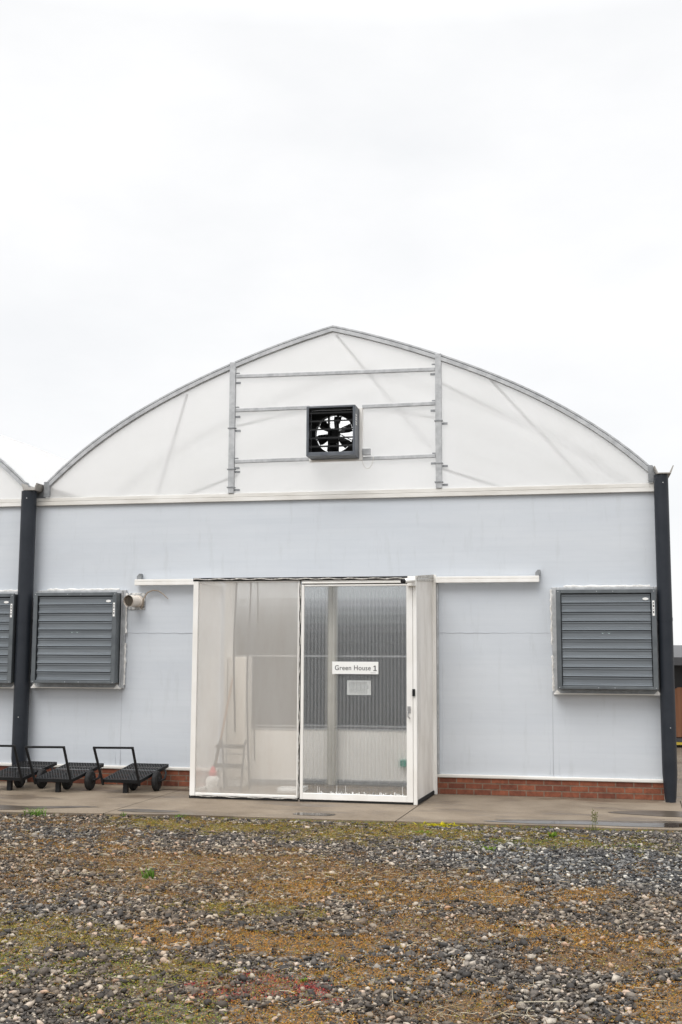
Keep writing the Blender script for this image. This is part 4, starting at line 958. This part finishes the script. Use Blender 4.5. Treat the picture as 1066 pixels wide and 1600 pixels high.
# ------------------------------------------------------------------ shed behind on the right
sh = empty('shed', (4.6, 10.5, 0), 'low brown and black shed behind the right-hand downpipe', 'shed')
MB().box(1.75, 7.6, 9.4, 13, 0, 1.80).build('wall', M['shed_dark'], sh)
MB().hexa([(1.5, 8.9, 1.76), (8, 8.9, 1.76), (8, 13.4, 2.05), (1.5, 13.4, 2.05), (1.5, 8.9, 1.93), (8, 8.9, 1.93), (8, 13.4, 2.22), (1.5, 13.4, 2.22)]).build('roof', M['fascia'], sh)
for x in (2.02, 3.3, 4.6, 5.9):
    d_ = MB().prism([(x, .22), (x + 1.15, .22), (x + 1.15, 1.28), (x + .12, 1.28), (x + .04, 1.24), (x, 1.14)], 9.34, 9.398).build('door', M['brown'], sh)
MB().box(1.75, 7.6, 9.30, 9.399, .12, .20).build('base_board', M['fascia'], sh)
MB().box(1.75, 7.6, 9.28, 9.399, .06, .115).build('yellow_strip', M['yellow'], sh)

# ------------------------------------------------------------------ light, sky, camera
SUN_EL, SUN_AZ = R(52), R(215)
w = bpy.data.worlds.new('World'); scene.world = w; w.use_nodes = True; nt = w.node_tree; nt.nodes.clear()
out = nt.nodes.new('ShaderNodeOutputWorld'); bg = nt.nodes.new('ShaderNodeBackground')
sky = nt.nodes.new('ShaderNodeTexSky'); sky.sky_type = 'NISHITA'; sky.sun_disc = False; sky.sun_elevation = SUN_EL; sky.sun_rotation = SUN_AZ
tc = nt.nodes.new('ShaderNodeTexCoord'); sep = nt.nodes.new('ShaderNodeSeparateXYZ'); nt.links.new(tc.outputs['Generated'], sep.inputs[0])
mp = nt.nodes.new('ShaderNodeMapping'); mp.inputs['Scale'].default_value = (1, 1, 2.2); nt.links.new(tc.outputs['Generated'], mp.inputs[0])
cl = ramp(nt, noise(nt, mp.outputs[0], 2.6, 6, .55), [(.30, (7.6, 7.68, 7.8)), (.70, (8.85, 8.82, 8.8))])
up = math_(nt, 'MAXIMUM', sep.outputs[2], 0.0)
grad = math_(nt, 'MULTIPLY_ADD', math_(nt, 'MAXIMUM', math_(nt, 'SUBTRACT', up, .5), 0.0), 4.0, 1.0)
vm = nt.nodes.new('ShaderNodeVectorMath'); vm.operation = 'SCALE'; nt.links.new(cl, vm.inputs[0]); nt.links.new(grad, vm.inputs[3])
mx = mixc(nt, .95, sky.outputs[0], vm.outputs[0])
nt.links.new(mx, bg.inputs[0]); bg.inputs[1].default_value = .1; nt.links.new(bg.outputs[0], out.inputs[0])
sl = bpy.data.lights.new('sun', 'SUN'); sl.energy = 1.4; sl.angle = R(36); sl.color = (1, .97, .93)
so = bpy.data.objects.new('sun', sl); COL.objects.link(so)
# sun comes from the camera side, a little to the left
dirv = Vector((-.35 * math.cos(SUN_EL), -.94 * math.cos(SUN_EL), math.sin(SUN_EL)))
so.rotation_euler = dirv.to_track_quat('Z', 'Y').to_euler()
sky.sun_rotation = math.atan2(dirv.x, dirv.y)

f, pitch, yaw, roll, D, H = 1782.126, .122675, .20274, .004191, 16.61465, 2.0
fw = Vector((-math.sin(yaw) * math.cos(pitch), math.cos(yaw) * math.cos(pitch), math.sin(pitch)))
r0 = Vector((math.cos(yaw), math.sin(yaw), 0)); u0 = r0.cross(fw)
r1 = r0 * math.cos(roll) + u0 * math.sin(roll); u1 = -r0 * math.sin(roll) + u0 * math.cos(roll)
cam = bpy.data.cameras.new('camera'); cam.sensor_fit = 'HORIZONTAL'; cam.sensor_width = 36; cam.lens = f / 1066 * 36; cam.clip_end = 2000
co = bpy.data.objects.new('camera', cam); COL.objects.link(co); scene.camera = co
co.matrix_world = Matrix(((r1.x, u1.x, -fw.x, 0), (r1.y, u1.y, -fw.y, -D), (r1.z, u1.z, -fw.z, H), (0, 0, 0, 1)))
vs = scene.view_settings; vs.view_transform = 'Standard'; vs.look = 'None'; vs.gamma = 1; vs.exposure = .30; vs.use_curve_mapping = False
try:
    scene.cycles.use_denoising = True; scene.cycles.max_bounces = 14; scene.cycles.transparent_max_bounces = 24; scene.cycles.diffuse_bounces = 5
except Exception: pass
